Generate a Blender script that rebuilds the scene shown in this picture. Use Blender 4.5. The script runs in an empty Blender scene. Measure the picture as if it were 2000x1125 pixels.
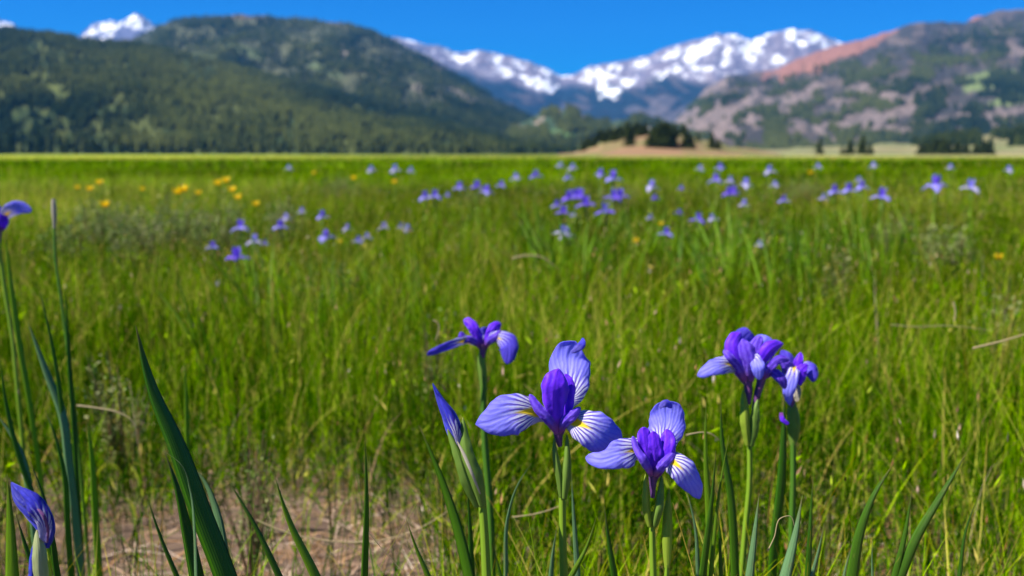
import bpy, math, random
import numpy as np
from mathutils import Vector

random.seed(7)
rng = np.random.default_rng(11)
R = math.radians
sc = bpy.context.scene
COL = sc.collection

# ------------------------------------------------------------------ camera
FPX = 1944.0                       # focal length in photograph pixels (2000 wide)
HCAM = 0.60
PITCH = math.atan(262.0 / FPX)
cam_d = bpy.data.cameras.new('camera')
cam = bpy.data.objects.new('camera', cam_d)
COL.objects.link(cam)
cam_d.sensor_width = 36.0
cam_d.lens = 36.0 * FPX / 2000.0
cam_d.clip_start = 0.02
cam_d.clip_end = 60000.0
cam.location = (0, 0, HCAM)
cam.rotation_euler = (math.pi / 2 - PITCH, 0, 0)
cam_d.dof.use_dof = True
cam_d.dof.focus_distance = 0.62
cam_d.dof.aperture_fstop = 8.0
cam_d.dof.aperture_blades = 7
sc.camera = cam

# ------------------------------------------------------------------ world, sun, exposure
SUN_EL, SUN_AZ = 50.0, -104.0       # azimuth from +Y (view direction) towards +X
world = bpy.data.worlds.new('World')
sc.world = world
world.use_nodes = True
nt = world.node_tree
nt.nodes.clear()
sky = nt.nodes.new('ShaderNodeTexSky')
sky.sky_type = 'NISHITA'
sky.sun_disc = False
sky.sun_elevation = R(SUN_EL)
sky.sun_rotation = R(SUN_AZ)
sky.altitude = 2500
sky.air_density = 1.0
sky.dust_density = 0.0
sky.ozone_density = 6.0
hs = nt.nodes.new('ShaderNodeHueSaturation')
hs.inputs['Saturation'].default_value = 1.45
hs.inputs['Value'].default_value = 1.0
bg = nt.nodes.new('ShaderNodeBackground')
bg.inputs['Strength'].default_value = 0.055
wo = nt.nodes.new('ShaderNodeOutputWorld')
nt.links.new(sky.outputs[0], hs.inputs['Color'])
mulc = nt.nodes.new('ShaderNodeMix'); mulc.data_type = 'RGBA'; mulc.blend_type = 'MULTIPLY'
mulc.inputs[0].default_value = 1.0
mulc.inputs[7].default_value = (0.0, 0.86, 1.16, 1)      # deep polarised blue of the mountain sky
nt.links.new(hs.outputs[0], mulc.inputs[6])
nt.links.new(mulc.outputs[2], bg.inputs['Color'])
nt.links.new(bg.outputs[0], wo.inputs['Surface'])

sun_d = bpy.data.lights.new('sun', 'SUN')
sun_d.energy = 5.0
sun_d.angle = R(0.5)
sun_d.color = (1.0, 0.95, 0.87)
sun = bpy.data.objects.new('sun', sun_d)
COL.objects.link(sun)
sv = Vector((math.sin(R(SUN_AZ)) * math.cos(R(SUN_EL)), math.cos(R(SUN_AZ)) * math.cos(R(SUN_EL)), math.sin(R(SUN_EL))))
sun.rotation_euler = sv.to_track_quat('Z', 'Y').to_euler()
sun.location = (0, 0, 50)

sc.view_settings.view_transform = 'Standard'
sc.view_settings.look = 'None'
sc.view_settings.exposure = 1.12
sc.view_settings.gamma = 1.0
sc.cycles.use_denoising = True
sc.cycles.max_bounces = 8
sc.cycles.diffuse_bounces = 3
sc.cycles.transmission_bounces = 5
sc.cycles.transparent_max_bounces = 8
sc.cycles.volume_bounces = 0
sc.cycles.sample_clamp_indirect = 6.0

# ------------------------------------------------------------------ maths helpers
CP, SP = math.cos(PITCH), math.sin(PITCH)
AX_R = np.array([1.0, 0, 0])
AX_F = np.array([0, CP, -SP])
AX_U = np.array([0, SP, CP])
CAM = np.array([0, 0, HCAM])


def at(px, py, d):
    """photo pixel + depth along the view axis (m) -> world point"""
    return CAM + d * (AX_F + (px - 1000.0) / FPX * AX_R - (py - 562.5) / FPX * AX_U)


def hashn(ix, iy, seed):
    h = (ix.astype(np.int64) * 374761393 + iy.astype(np.int64) * 668265263 + seed * 1442695041) & 0xFFFFFFFF
    h = ((h ^ (h >> 13)) * 1274126177) & 0xFFFFFFFF
    h = (h ^ (h >> 16)) & 0xFFFFFFFF
    return h / 4294967295.0


def vnoise(x, y, seed):
    ix, iy = np.floor(x), np.floor(y)
    fx, fy = x - ix, y - iy
    fx = fx * fx * (3 - 2 * fx); fy = fy * fy * (3 - 2 * fy)
    a = hashn(ix, iy, seed); b = hashn(ix + 1, iy, seed)
    c = hashn(ix, iy + 1, seed); d = hashn(ix + 1, iy + 1, seed)
    return (a * (1 - fx) + b * fx) * (1 - fy) + (c * (1 - fx) + d * fx) * fy


def fbm(x, y, octv=4, seed=1, gain=0.5):
    x = np.asarray(x, float); y = np.asarray(y, float)
    s, a, n = 0, 1.0, 0
    for k in range(octv):
        s = s + a * vnoise(x * 2 ** k + 17.3 * k, y * 2 ** k - 9.1 * k, seed + k)
        n += a; a *= gain
    return s / n


def sstep(a, b, x):
    t = np.clip((x - a) / (b - a), 0, 1)
    return t * t * (3 - 2 * t)


def lin(r, g, b):
    def f(c):
        c /= 255.0
        return c / 12.92 if c <= 0.04045 else ((c + 0.055) / 1.055) ** 2.4
    return np.array([f(r), f(g), f(b)])


# ------------------------------------------------------------------ object helpers
def tag(o, label=None, cat=None, group=None, kind=None):
    if label: o['label'] = label
    if cat: o['category'] = cat
    if group: o['group'] = group
    if kind: o['kind'] = kind
    return o


def empty(name, loc, label=None, cat=None, group=None):
    o = bpy.data.objects.new(name, None)
    o.empty_display_size = 0.05
    o.location = tuple(loc)
    COL.objects.link(o)
    return tag(o, label, cat, group)


def mesh_obj(name, V, F, mats, parent=None, origin=None, smooth=True, uv=None, attrs=None, colors=None, matidx=None, solid=0.0):
    """V (n,3) world coordinates; F (m,4) or (m,3) int array. Vertices are stored relative to the origin (the parent's base, or the thing's own)."""
    V = np.asarray(V, float)
    F = np.asarray(F, np.int32)
    if parent is not None:
        org = np.array(WORLD[parent.name]); loc = (0, 0, 0)
    elif origin is not None:
        org = np.array(origin, float); loc = tuple(org)
    else:
        org = np.zeros(3); loc = (0, 0, 0)
    me = bpy.data.meshes.new(name)
    n, m, k = len(V), len(F), F.shape[1]
    me.vertices.add(n); me.loops.add(m * k); me.polygons.add(m)
    me.vertices.foreach_set('co', (V - org).astype(np.float32).ravel())
    me.loops.foreach_set('vertex_index', F.ravel())
    me.polygons.foreach_set('loop_start', np.arange(0, m * k, k, dtype=np.int32))
    if smooth:
        me.polygons.foreach_set('use_smooth', np.ones(m, bool))
    for mt in (mats if isinstance(mats, (list, tuple)) else [mats]):
        me.materials.append(mt)
    if matidx is not None:
        me.polygons.foreach_set('material_index', np.asarray(matidx, np.int32))
    if uv is not None:
        ul = me.uv_layers.new(name='UVMap')
        ul.data.foreach_set('uv', np.asarray(uv, np.float32)[F.ravel()].ravel())
    for an, av in (attrs or {}).items():
        a = me.attributes.new(an, 'FLOAT', 'POINT')
        a.data.foreach_set('value', np.asarray(av, np.float32))
    if colors is not None:
        a = me.attributes.new('tint', 'FLOAT_COLOR', 'POINT')
        c4 = np.ones((n, 4), np.float32); c4[:, :3] = colors
        a.data.foreach_set('color', c4.ravel())
    me.update()
    me.validate()
    o = bpy.data.objects.new(name, me)
    o.location = loc
    COL.objects.link(o)
    if parent is not None:
        o.parent = parent
    if solid:
        md = o.modifiers.new('thickness', 'SOLIDIFY'); md.thickness = solid; md.offset = 0
    return o


WORLD = {}


def thing(name, base, label, cat, group=None):
    o = empty(name, base, label, cat, group)
    WORLD[o.name] = tuple(float(c) for c in base)
    return o


def join(parts):
    """parts: list of (V, F, uv or None, attr dict or None) -> one set"""
    Vs, Fs, off = [], [], 0
    for p in parts:
        Vs.append(p[0]); Fs.append(np.asarray(p[1]) + off); off += len(p[0])
    return np.vstack(Vs), np.vstack(Fs)


def spline(P, n):
    """smooth curve through the rows of P (first three columns are the position), n samples by arc length"""
    P = np.asarray(P, float)
    if len(P) == 2:
        t = np.linspace(0, 1, n)[:, None]
        return P[0] * (1 - t) + P[1] * t
    seg = np.maximum(np.linalg.norm(np.diff(P[:, :3], axis=0), axis=1), 1e-9)
    sl = np.diff(P, axis=0) / seg[:, None]
    M = np.zeros_like(P)
    M[1:-1] = (sl[:-1] * seg[1:, None] + sl[1:] * seg[:-1, None]) / (seg[:-1] + seg[1:])[:, None]
    M[0] = sl[0] * 1.5 - M[1] * 0.5; M[-1] = sl[-1] * 1.5 - M[-2] * 0.5
    cum = np.concatenate([[0], np.cumsum(seg)])
    ts = np.linspace(0, cum[-1], n)
    out = np.zeros((n, P.shape[1]))
    for i, q in enumerate(ts):
        k = min(max(int(np.searchsorted(cum, q, side='right')) - 1, 0), len(P) - 2)
        h = seg[k]; u = (q - cum[k]) / h
        out[i] = (2 * u ** 3 - 3 * u ** 2 + 1) * P[k] + (u ** 3 - 2 * u ** 2 + u) * h * M[k] + (-2 * u ** 3 + 3 * u ** 2) * P[k + 1] + (u ** 3 - u ** 2) * h * M[k + 1]
    return out


def norm(a):
    return a / np.maximum(np.linalg.norm(a, axis=-1, keepdims=True), 1e-12)


def grid_faces(nu, nv, wrap=False):
    F = []
    a = np.arange(nu * nv).reshape(nu, nv)
    if wrap:
        a = np.hstack([a, a[:, :1]])
    F = np.stack([a[:-1, :-1], a[1:, :-1], a[1:, 1:], a[:-1, 1:]], -1).reshape(-1, 4)
    return F


# ------------------------------------------------------------------ materials
def new_mat(name):
    m = bpy.data.materials.new(name); m.use_nodes = True
    t = m.node_tree; t.nodes.clear()
    return m, t


def N(t, typ, **kw):
    n = t.nodes.new(typ)
    for k, v in kw.items():
        if k.startswith('i_'):
            key = k[2:]
            n.inputs[int(key) if key.isdigit() else key.replace('_', ' ')].default_value = v
        else:
            setattr(n, k, v)
    return n


def L(t, a, b):
    t.links.new(a, b)


def math_node(t, op, a, b=None, c=None, clamp=False):
    n = t.nodes.new('ShaderNodeMath'); n.operation = op; n.use_clamp = clamp
    for i, v in enumerate((a, b, c)):
        if v is None: continue
        if isinstance(v, (int, float)): n.inputs[i].default_value = v
        else: t.links.new(v, n.inputs[i])
    return n.outputs[0]


def mixcol(t, fac, a, b, blend='MIX'):
    n = t.nodes.new('ShaderNodeMix'); n.data_type = 'RGBA'; n.blend_type = blend
    for s, v in ((n.inputs[0], fac), (n.inputs[6], a), (n.inputs[7], b)):
        if isinstance(v, (int, float)): s.default_value = v
        elif isinstance(v, (tuple, list, np.ndarray)): s.default_value = (float(v[0]), float(v[1]), float(v[2]), 1)
        else: t.links.new(v, s)
    return n.outputs[2]


def ramp(t, fac, stops):
    n = t.nodes.new('ShaderNodeValToRGB')
    els = n.color_ramp.elements
    while len(els) < len(stops): els.new(0.5)
    for e, (p, c) in zip(els, stops):
        e.position = p; e.color = (float(c[0]), float(c[1]), float(c[2]), 1)
    t.links.new(fac, n.inputs[0])
    return n.outputs[0]


def finish(t, color, rough=0.5, transl=0.0, tcolor=None, spec=0.3, bump=None, sheen=0.0):
    p = N(t, 'ShaderNodeBsdfPrincipled')
    p.inputs['Roughness'].default_value = rough
    p.inputs['Specular IOR Level'].default_value = spec
    if sheen: p.inputs['Sheen Weight'].default_value = sheen
    if isinstance(color, (tuple, list, np.ndarray)): p.inputs['Base Color'].default_value = (*[float(c) for c in color[:3]], 1)
    else: L(t, color, p.inputs['Base Color'])
    if bump is not None: L(t, bump, p.inputs['Normal'])
    out = N(t, 'ShaderNodeOutputMaterial')
    if transl > 0:
        tr = N(t, 'ShaderNodeBsdfTranslucent')
        tc = tcolor if tcolor is not None else color
        if isinstance(tc, (tuple, list, np.ndarray)): tr.inputs[0].default_value = (*[float(c) for c in tc[:3]], 1)
        else: L(t, tc, tr.inputs[0])
        mx = N(t, 'ShaderNodeMixShader'); mx.inputs[0].default_value = transl
        L(t, p.outputs[0], mx.inputs[1]); L(t, tr.outputs[0], mx.inputs[2])
        L(t, mx.outputs[0], out.inputs['Surface'])
    else:
        L(t, p.outputs[0], out.inputs['Surface'])


def bump_from(t, h, strength=0.3, dist=0.001):
    b = N(t, 'ShaderNodeBump'); b.inputs['Strength'].default_value = strength; b.inputs['Distance'].default_value = dist
    L(t, h, b.inputs['Height'])
    return b.outputs[0]


def mat_grass(name, stops, tip=(0.46, 0.19, 0.015), tipamt=0.75, transl=0.35, rough=0.45, sat=1.0):
    m, t = new_mat(name)
    a = N(t, 'ShaderNodeAttribute', attribute_name='rnd')
    b = N(t, 'ShaderNodeAttribute', attribute_name='along')
    c = ramp(t, a.outputs['Fac'], stops)
    k = math_node(t, 'MULTIPLY', math_node(t, 'SUBTRACT', b.outputs['Fac'], 0.72), 3.0, clamp=True)
    r2 = math_node(t, 'FRACT', math_node(t, 'MULTIPLY', a.outputs['Fac'], 37.7))
    k = math_node(t, 'MULTIPLY', k, math_node(t, 'MULTIPLY', math_node(t, 'GREATER_THAN', r2, 0.45), tipamt))
    c = mixcol(t, k, c, tip)
    # lower stalks keep a yellower base sheath
    lo = math_node(t, 'MULTIPLY', math_node(t, 'SUBTRACT', 0.22, b.outputs['Fac']), 2.6, clamp=True)
    c = mixcol(t, lo, c, (0.11, 0.14, 0.005))
    # uneven colour along a blade
    nz = N(t, 'ShaderNodeTexNoise', i_Scale=60.0, i_Detail=2.0)
    v = math_node(t, 'ADD', math_node(t, 'MULTIPLY', nz.outputs['Fac'], 0.7), 0.65)
    h = N(t, 'ShaderNodeHueSaturation'); L(t, c, h.inputs['Color']); L(t, v, h.inputs['Value'])
    h.inputs['Saturation'].default_value = sat
    c = h.outputs[0]
    finish(t, c, rough=rough, transl=transl, spec=0.0)
    return m


def mat_leaf(name, c1, c2, transl=0.25, tcol=None, rough=0.42):
    m, t = new_mat(name)
    uvn = N(t, 'ShaderNodeUVMap')
    sp = N(t, 'ShaderNodeSeparateXYZ'); L(t, uvn.outputs[0], sp.inputs[0])
    cx = N(t, 'ShaderNodeCombineXYZ')
    L(t, math_node(t, 'MULTIPLY', sp.outputs[0], 2.5), cx.inputs[0])
    L(t, math_node(t, 'MULTIPLY', sp.outputs[1], 26.0), cx.inputs[1])
    nz = N(t, 'ShaderNodeTexNoise', i_Scale=1.0, i_Detail=3.0)
    L(t, cx.outputs[0], nz.inputs['Vector'])
    n2 = N(t, 'ShaderNodeTexNoise', i_Scale=90.0, i_Detail=3.0)
    f = math_node(t, 'ADD', math_node(t, 'MULTIPLY', nz.outputs['Fac'], 0.9), math_node(t, 'MULTIPLY', n2.outputs['Fac'], 0.35))
    f = math_node(t, 'SUBTRACT', f, 0.15, clamp=True)
    c = mixcol(t, f, c1, c2)
    # browned tip
    k = math_node(t, 'MULTIPLY', math_node(t, 'SUBTRACT', sp.outputs[0], 0.96), 28.0, clamp=True)
    c = mixcol(t, math_node(t, 'MULTIPLY', k, 0.7), c, (0.22, 0.14, 0.04))
    rib = math_node(t, 'SINE', math_node(t, 'ADD', math_node(t, 'MULTIPLY', sp.outputs[1], 62.0), math_node(t, 'MULTIPLY', nz.outputs['Fac'], 4.0)))
    c = mixcol(t, math_node(t, 'MULTIPLY', math_node(t, 'ADD', rib, 0.0), 0.22, clamp=True), c, c2)
    n3 = N(t, 'ShaderNodeTexNoise', i_Scale=14.0, i_Detail=4.0)
    sp3 = math_node(t, 'MULTIPLY', math_node(t, 'SUBTRACT', n3.outputs['Fac'], 0.62), 6.0, clamp=True)
    c = mixcol(t, math_node(t, 'MULTIPLY', sp3, 0.45), c, (0.24, 0.20, 0.05))
    bp = bump_from(t, math_node(t, 'ADD', nz.outputs['Fac'], math_node(t, 'MULTIPLY', rib, 0.35)), 0.6, 0.0006)
    finish(t, c, rough=rough, transl=transl, tcolor=tcol, spec=0.22, bump=bp)
    return m


def mat_fall(name, base, edge, white_amt=1.0, yellow=True):
    """iris fall: pale violet with darker veins, white fan of veins and a yellow signal near the claw. UV: x = along/L, y = sideways/L"""
    m, t = new_mat(name)
    uvn = N(t, 'ShaderNodeUVMap')
    sp = N(t, 'ShaderNodeSeparateXYZ'); L(t, uvn.outputs[0], sp.inputs[0])
    u, w = sp.outputs[0], sp.outputs[1]
    nz = N(t, 'ShaderNodeTexNoise', i_Scale=7.0, i_Detail=2.0); L(t, uvn.outputs[0], nz.inputs['Vector'])
    nz2 = N(t, 'ShaderNodeTexNoise', i_Scale=22.0, i_Detail=2.0); L(t, uvn.outputs[0], nz2.inputs['Vector'])
    uu = math_node(t, 'ADD', u, -0.02)
    # veins leave the midrib and curve outwards: angle measured from a point sliding along it
    ang = math_node(t, 'ARCTAN2', w, math_node(t, 'ADD', uu, -0.12))
    wob = math_node(t, 'MULTIPLY', math_node(t, 'SUBTRACT', nz.outputs['Fac'], 0.5), 0.10)
    angw = math_node(t, 'ADD', ang, wob)
    s1 = math_node(t, 'SINE', math_node(t, 'MULTIPLY', angw, 42.0))
    s2 = math_node(t, 'SINE', math_node(t, 'MULTIPLY', math_node(t, 'ADD', ang, math_node(t, 'MULTIPLY', wob, 0.8)), 74.0))
    # radial distance from the claw
    dist = math_node(t, 'SQRT', math_node(t, 'ADD', math_node(t, 'MULTIPLY', uu, uu), math_node(t, 'MULTIPLY', math_node(t, 'MULTIPLY', w, w), 2.2)))
    dist = math_node(t, 'ADD', dist, math_node(t, 'MULTIPLY', math_node(t, 'SUBTRACT', nz2.outputs['Fac'], 0.5), 0.16))
    zone = math_node(t, 'MULTIPLY', math_node(t, 'SUBTRACT', 0.64, dist), 4.5, clamp=True)
    white = math_node(t, 'MULTIPLY', math_node(t, 'SUBTRACT', math_node(t, 'ADD', s1, math_node(t, 'MULTIPLY', zone, 1.25)), 0.72), 2.6, clamp=True)
    white = math_node(t, 'MULTIPLY', white, math_node(t, 'ADD', 0.35, math_node(t, 'MULTIPLY', nz2.outputs['Fac'], 1.2)), clamp=True)
    white = math_node(t, 'MULTIPLY', math_node(t, 'MULTIPLY', white, zone), white_amt, clamp=True)
    at_ = N(t, 'ShaderNodeAttribute', attribute_name='edge')
    eg = math_node(t, 'POWER', at_.outputs['Fac'], 3.0)
    c = mixcol(t, math_node(t, 'MULTIPLY', eg, 0.55), base, edge)
    # dark hair veins over the blade
    vein = math_node(t, 'MULTIPLY', math_node(t, 'SUBTRACT', s2, 0.25), 0.75, clamp=True)
    c = mixcol(t, math_node(t, 'MULTIPLY', vein, 0.6), c, edge)
    blotch = math_node(t, 'MULTIPLY', math_node(t, 'SUBTRACT', nz.outputs['Fac'], 0.45), 2.0, clamp=True)
    c = mixcol(t, math_node(t, 'MULTIPLY', blotch, 0.3), c, edge)
    c = mixcol(t, white, c, (0.80, 0.78, 0.86))
    # violet ribs between the white ones close to the claw
    rib = math_node(t, 'MULTIPLY', math_node(t, 'MULTIPLY', math_node(t, 'SUBTRACT', -0.15, s1), 2.5, clamp=True), zone)
    c = mixcol(t, math_node(t, 'MULTIPLY', rib, 0.8), c, (0.13, 0.05, 0.42))
    if yellow:
        ay = math_node(t, 'ABSOLUTE', w)
        yb = math_node(t, 'SUBTRACT', 0.066, math_node(t, 'ADD', ay, math_node(t, 'MULTIPLY', math_node(t, 'ABSOLUTE', math_node(t, 'SUBTRACT', u, 0.25)), 0.24)))
        yb = math_node(t, 'MULTIPLY', yb, 40.0, clamp=True)
        c = mixcol(t, yb, c, (0.95, 0.72, 0.02))
    hgt = math_node(t, 'ADD', math_node(t, 'MULTIPLY', s2, 0.4), math_node(t, 'MULTIPLY', nz2.outputs['Fac'], 1.5))
    bp = bump_from(t, hgt, 0.3, 0.0005)
    finish(t, c, rough=0.6, transl=0.5, spec=0.2, bump=bp, sheen=0.15)
    return m


def mat_violet(name, c1, c2, base_c=None, transl=0.35, freq=60.0):
    m, t = new_mat(name)
    uvn = N(t, 'ShaderNodeUVMap')
    sp = N(t, 'ShaderNodeSeparateXYZ'); L(t, uvn.outputs[0], sp.inputs[0])
    nz = N(t, 'ShaderNodeTexNoise', i_Scale=9.0, i_Detail=3.0); L(t, uvn.outputs[0], nz.inputs['Vector'])
    wv = math_node(t, 'ADD', math_node(t, 'MULTIPLY', sp.outputs[1], freq), math_node(t, 'MULTIPLY', nz.outputs['Fac'], 5.0))
    s = math_node(t, 'ADD', math_node(t, 'MULTIPLY', math_node(t, 'SINE', wv), 0.3), math_node(t, 'MULTIPLY', nz.outputs['Fac'], 0.9), clamp=True)
    c = mixcol(t, s, c1, c2)
    if base_c is not None:
        k = math_node(t, 'MULTIPLY', math_node(t, 'SUBTRACT', 0.34, sp.outputs[0]), 4.5, clamp=True)
        c = mixcol(t, k, c, base_c)
    bp = bump_from(t, math_node(t, 'SINE', wv), 0.35, 0.0006)
    finish(t, c, rough=0.55, transl=transl, spec=0.25, bump=bp, sheen=0.15)
    return m


def mat_tint(name, scale=0.02, amp=0.5, rough=0.9, detail=6.0, bump=0.0, bdist=1.0):
    """colour from the mesh's own tint attribute, broken up by procedural noise"""
    m, t = new_mat(name)
    a = N(t, 'ShaderNodeAttribute', attribute_name='tint')
    g = N(t, 'ShaderNodeNewGeometry')
    nz = N(t, 'ShaderNodeTexNoise', i_Scale=scale, i_Detail=detail, i_Roughness=0.65)
    L(t, g.outputs['Position'], nz.inputs['Vector'])
    v = math_node(t, 'ADD', math_node(t, 'MULTIPLY', nz.outputs['Fac'], amp * 2), 1 - amp)
    h = N(t, 'ShaderNodeHueSaturation'); L(t, a.outputs['Color'], h.inputs['Color']); L(t, v, h.inputs['Value'])
    bp = bump_from(t, nz.outputs['Fac'], bump, bdist) if bump else None
    finish(t, h.outputs[0], rough=rough, spec=0.1, bump=bp)
    return m


G_MAIN = mat_grass('sedge_green', [(0.0, (0.004, 0.030, 0.0)), (0.3, (0.025, 0.11, 0.0)), (0.5, (0.115, 0.27, 0.0)), (0.78, (0.36, 0.58, 0.0)), (1.0, (0.70, 0.55, 0.12))], transl=0.45, rough=0.6)
G_DRY = mat_grass('dry_straw', [(0.0, (0.12, 0.06, 0.02)), (0.35, (0.38, 0.20, 0.08)), (0.7, (0.54, 0.37, 0.25)), (1.0, (0.76, 0.62, 0.48))], tipamt=0.2, transl=0.15, rough=0.6)
M_LEAF = mat_leaf('iris_leaf_green', (0.03, 0.11, 0.003), (0.09, 0.21, 0.006), tcol=(0.12, 0.30, 0.01))
M_LEAF_DK = mat_leaf('iris_leaf_dark', (0.016, 0.075, 0.001), (0.05, 0.16, 0.002), transl=0.12, tcol=(0.03, 0.12, 0.01))
M_LEAF_BL = mat_leaf('iris_leaf_glaucous', (0.09, 0.20, 0.07), (0.19, 0.34, 0.14), transl=0.2, tcol=(0.12, 0.26, 0.05))
M_LEAF_BR = mat_leaf('iris_leaf_bright', (0.10, 0.22, 0.006), (0.22, 0.38, 0.012), transl=0.35, tcol=(0.25, 0.45, 0.02))
M_STEM = mat_leaf('stem_green', (0.09, 0.18, 0.008), (0.23, 0.35, 0.025), transl=0.1)
M_STEM_DK = mat_leaf('stem_dark_green', (0.03, 0.10, 0.008), (0.08, 0.18, 0.015), transl=0.1)
M_SPATHE = mat_leaf('spathe_green', (0.08, 0.17, 0.015), (0.22, 0.33, 0.06), transl=0.3, tcol=(0.3, 0.42, 0.06))
M_SPATHE_Y = mat_leaf('spathe_yellow_green', (0.17, 0.28, 0.02), (0.38, 0.47, 0.05), transl=0.35, tcol=(0.45, 0.55, 0.03))
M_SPATHE_P = mat_leaf('spathe_pale', (0.22, 0.27, 0.08), (0.50, 0.52, 0.28), transl=0.3)
M_PAPER = mat_leaf('papery_bract', (0.30, 0.27, 0.17), (0.50, 0.44, 0.36), transl=0.3, tcol=(0.5, 0.42, 0.3))
M_FALL = mat_fall('fall_petal', (0.34, 0.33, 0.96), (0.12, 0.09, 0.82))
M_FALL_D = mat_fall('fall_petal_deep', (0.14, 0.10, 0.75), (0.06, 0.03, 0.50), white_amt=0.75)
M_STD = mat_violet('standard_petal', (0.085, 0.006, 0.68), (0.23, 0.035, 0.95), base_c=(0.20, 0.04, 0.32))
M_STD_B = mat_violet('style_petal', (0.09, 0.02, 0.55), (0.24, 0.12, 0.85), base_c=(0.30, 0.07, 0.42))
M_BUD = mat_violet('bud_petal', (0.006, 0.004, 0.20), (0.04, 0.05, 0.60), transl=0.15, freq=40)
M_BUD_S = mat_fall('bud_streaked', (0.05, 0.05, 0.62), (0.008, 0.006, 0.22), white_amt=0.8, yellow=False)
M_BUD_T = mat_fall('petal_underside', (0.12, 0.11, 0.80), (0.05, 0.04, 0.55), white_amt=0.2, yellow=False)
M_TUBE = mat_violet('flower_tube', (0.05, 0.015, 0.10), (0.20, 0.06, 0.20), transl=0.1)
M_FAR_F = mat_violet('distant_petal', (0.20, 0.15, 0.78), (0.46, 0.42, 0.92), transl=0.4, freq=20)
M_FAR_D = mat_violet('distant_petal_deep', (0.12, 0.05, 0.62), (0.26, 0.14, 0.85), transl=0.4, freq=20)
M_FAR_P = mat_violet('distant_petal_pale', (0.36, 0.32, 0.68), (0.66, 0.62, 0.80), transl=0.4, freq=20)
M_YEL = mat_leaf('yellow_petal', (0.80, 0.50, 0.005), (0.92, 0.68, 0.01), transl=0.4, tcol=(0.9, 0.6, 0.01))
M_SHRUB = mat_grass('shrub_leaves', [(0.0, (0.03, 0.07, 0.015)), (0.4, (0.09, 0.16, 0.03)), (0.75, (0.20, 0.27, 0.07)), (1.0, (0.36, 0.36, 0.16))], tipamt=0.0, transl=0.3)
M_TWIG = mat_leaf('twig_brown', (0.10, 0.06, 0.035), (0.20, 0.13, 0.07), transl=0.0)
M_STRAW = mat_leaf('straw_blade', (0.30, 0.22, 0.10), (0.50, 0.40, 0.22), transl=0.15)
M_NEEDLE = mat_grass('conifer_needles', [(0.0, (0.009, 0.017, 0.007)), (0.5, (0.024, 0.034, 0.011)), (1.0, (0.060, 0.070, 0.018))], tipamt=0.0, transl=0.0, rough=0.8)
M_NEEDLE_B = mat_grass('conifer_needles_lighter', [(0.0, (0.020, 0.036, 0.010)), (0.5, (0.045, 0.066, 0.016)), (1.0, (0.10, 0.125, 0.028))], tipamt=0.0, transl=0.0, rough=0.8)  # lighter needle colours for the separately planted conifers
M_BARK = mat_leaf('conifer_bark', (0.05, 0.032, 0.022), (0.11, 0.08, 0.055), transl=0.0)
M_GROUND = mat_tint('meadow_floor', scale=6.0, amp=0.45, bump=0.5, bdist=0.01)
M_HILL = mat_tint('hillside', scale=0.02, amp=0.4)
M_PEAK = mat_tint('mountain_rock', scale=0.006, amp=0.35)

# ------------------------------------------------------------------ ground
def meadow_tone(x, y):
    """albedo of the meadow seen from above at world x, y"""
    r = np.hypot(x, y)
    px = 1000 + x / np.maximum(y, 0.3) * FPX
    n1 = fbm(x * 0.5, y * 0.5, 4, 5)
    n2 = fbm(x * 0.03, y * 0.008, 4, 9)
    straw = np.array([0.46, 0.31, 0.23]); soil = np.array([0.055, 0.035, 0.022]); green = np.array([0.05, 0.10, 0.010])
    yel = np.array([0.21, 0.25, 0.012]); dark = np.array([0.06, 0.10, 0.010]); tan = np.array([0.34, 0.31, 0.12])
    near = sstep(1.7, 3.0, r)[..., None]
    c = (straw * (1 - sstep(0.45, 0.7, n1)[..., None]) + soil * sstep(0.45, 0.7, n1)[..., None]) * (1 - near) + green * near
    far = sstep(75, 110, r + 25 * (n2 - 0.5))[..., None]
    leftness = (1 - sstep(300, 900, px))[..., None]
    c = c * (1 - far) + (yel * (0.55 + 0.45 * leftness) * (0.75 + 0.6 * n2[..., None]) + dark * 0.2) * far
    tn = (sstep(150, 400, r) * sstep(1080, 1220, px))[..., None]
    c = c * (1 - tn) + tan * (0.7 + 0.6 * n2[..., None]) * tn
    return c


nr, na = 420, 260
rr = np.concatenate([np.linspace(0.0, 3, 140), np.geomspace(3.03, 16000, nr - 140)])
aa = np.radians(np.linspace(-180, 180, na))
RR, AA = np.meshgrid(rr, aa, indexing='ij')
GX, GY = RR * np.sin(AA), RR * np.cos(AA)


def ground_z(x, y):
    r = np.hypot(x, y)
    return 0.035 * (fbm(x * 1.7, y * 1.7, 3, 3) - 0.5) * (1 - sstep(4, 9, r)) + 0.10 * (fbm(x * 0.15, y * 0.15, 2, 8) - 0.5) * sstep(4, 9, r) * (1 - sstep(60, 120, r))


gz = ground_z(GX, GY)
ground = mesh_obj('ground', np.stack([GX, GY, gz], -1).reshape(-1, 3), grid_faces(nr, na), M_GROUND, colors=meadow_tone(GX, GY).reshape(-1, 3))
tag(ground, kind='structure')


def gz1(x, y):
    return float(ground_z(np.array([x]), np.array([y]))[0])


# ------------------------------------------------------------------ mountains
def to_px(P):
    d = P - CAM
    z = d @ AX_F
    return 1000 + (d @ AX_R) / z * FPX, 562.5 - (d @ AX_U) / z * FPX


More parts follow.
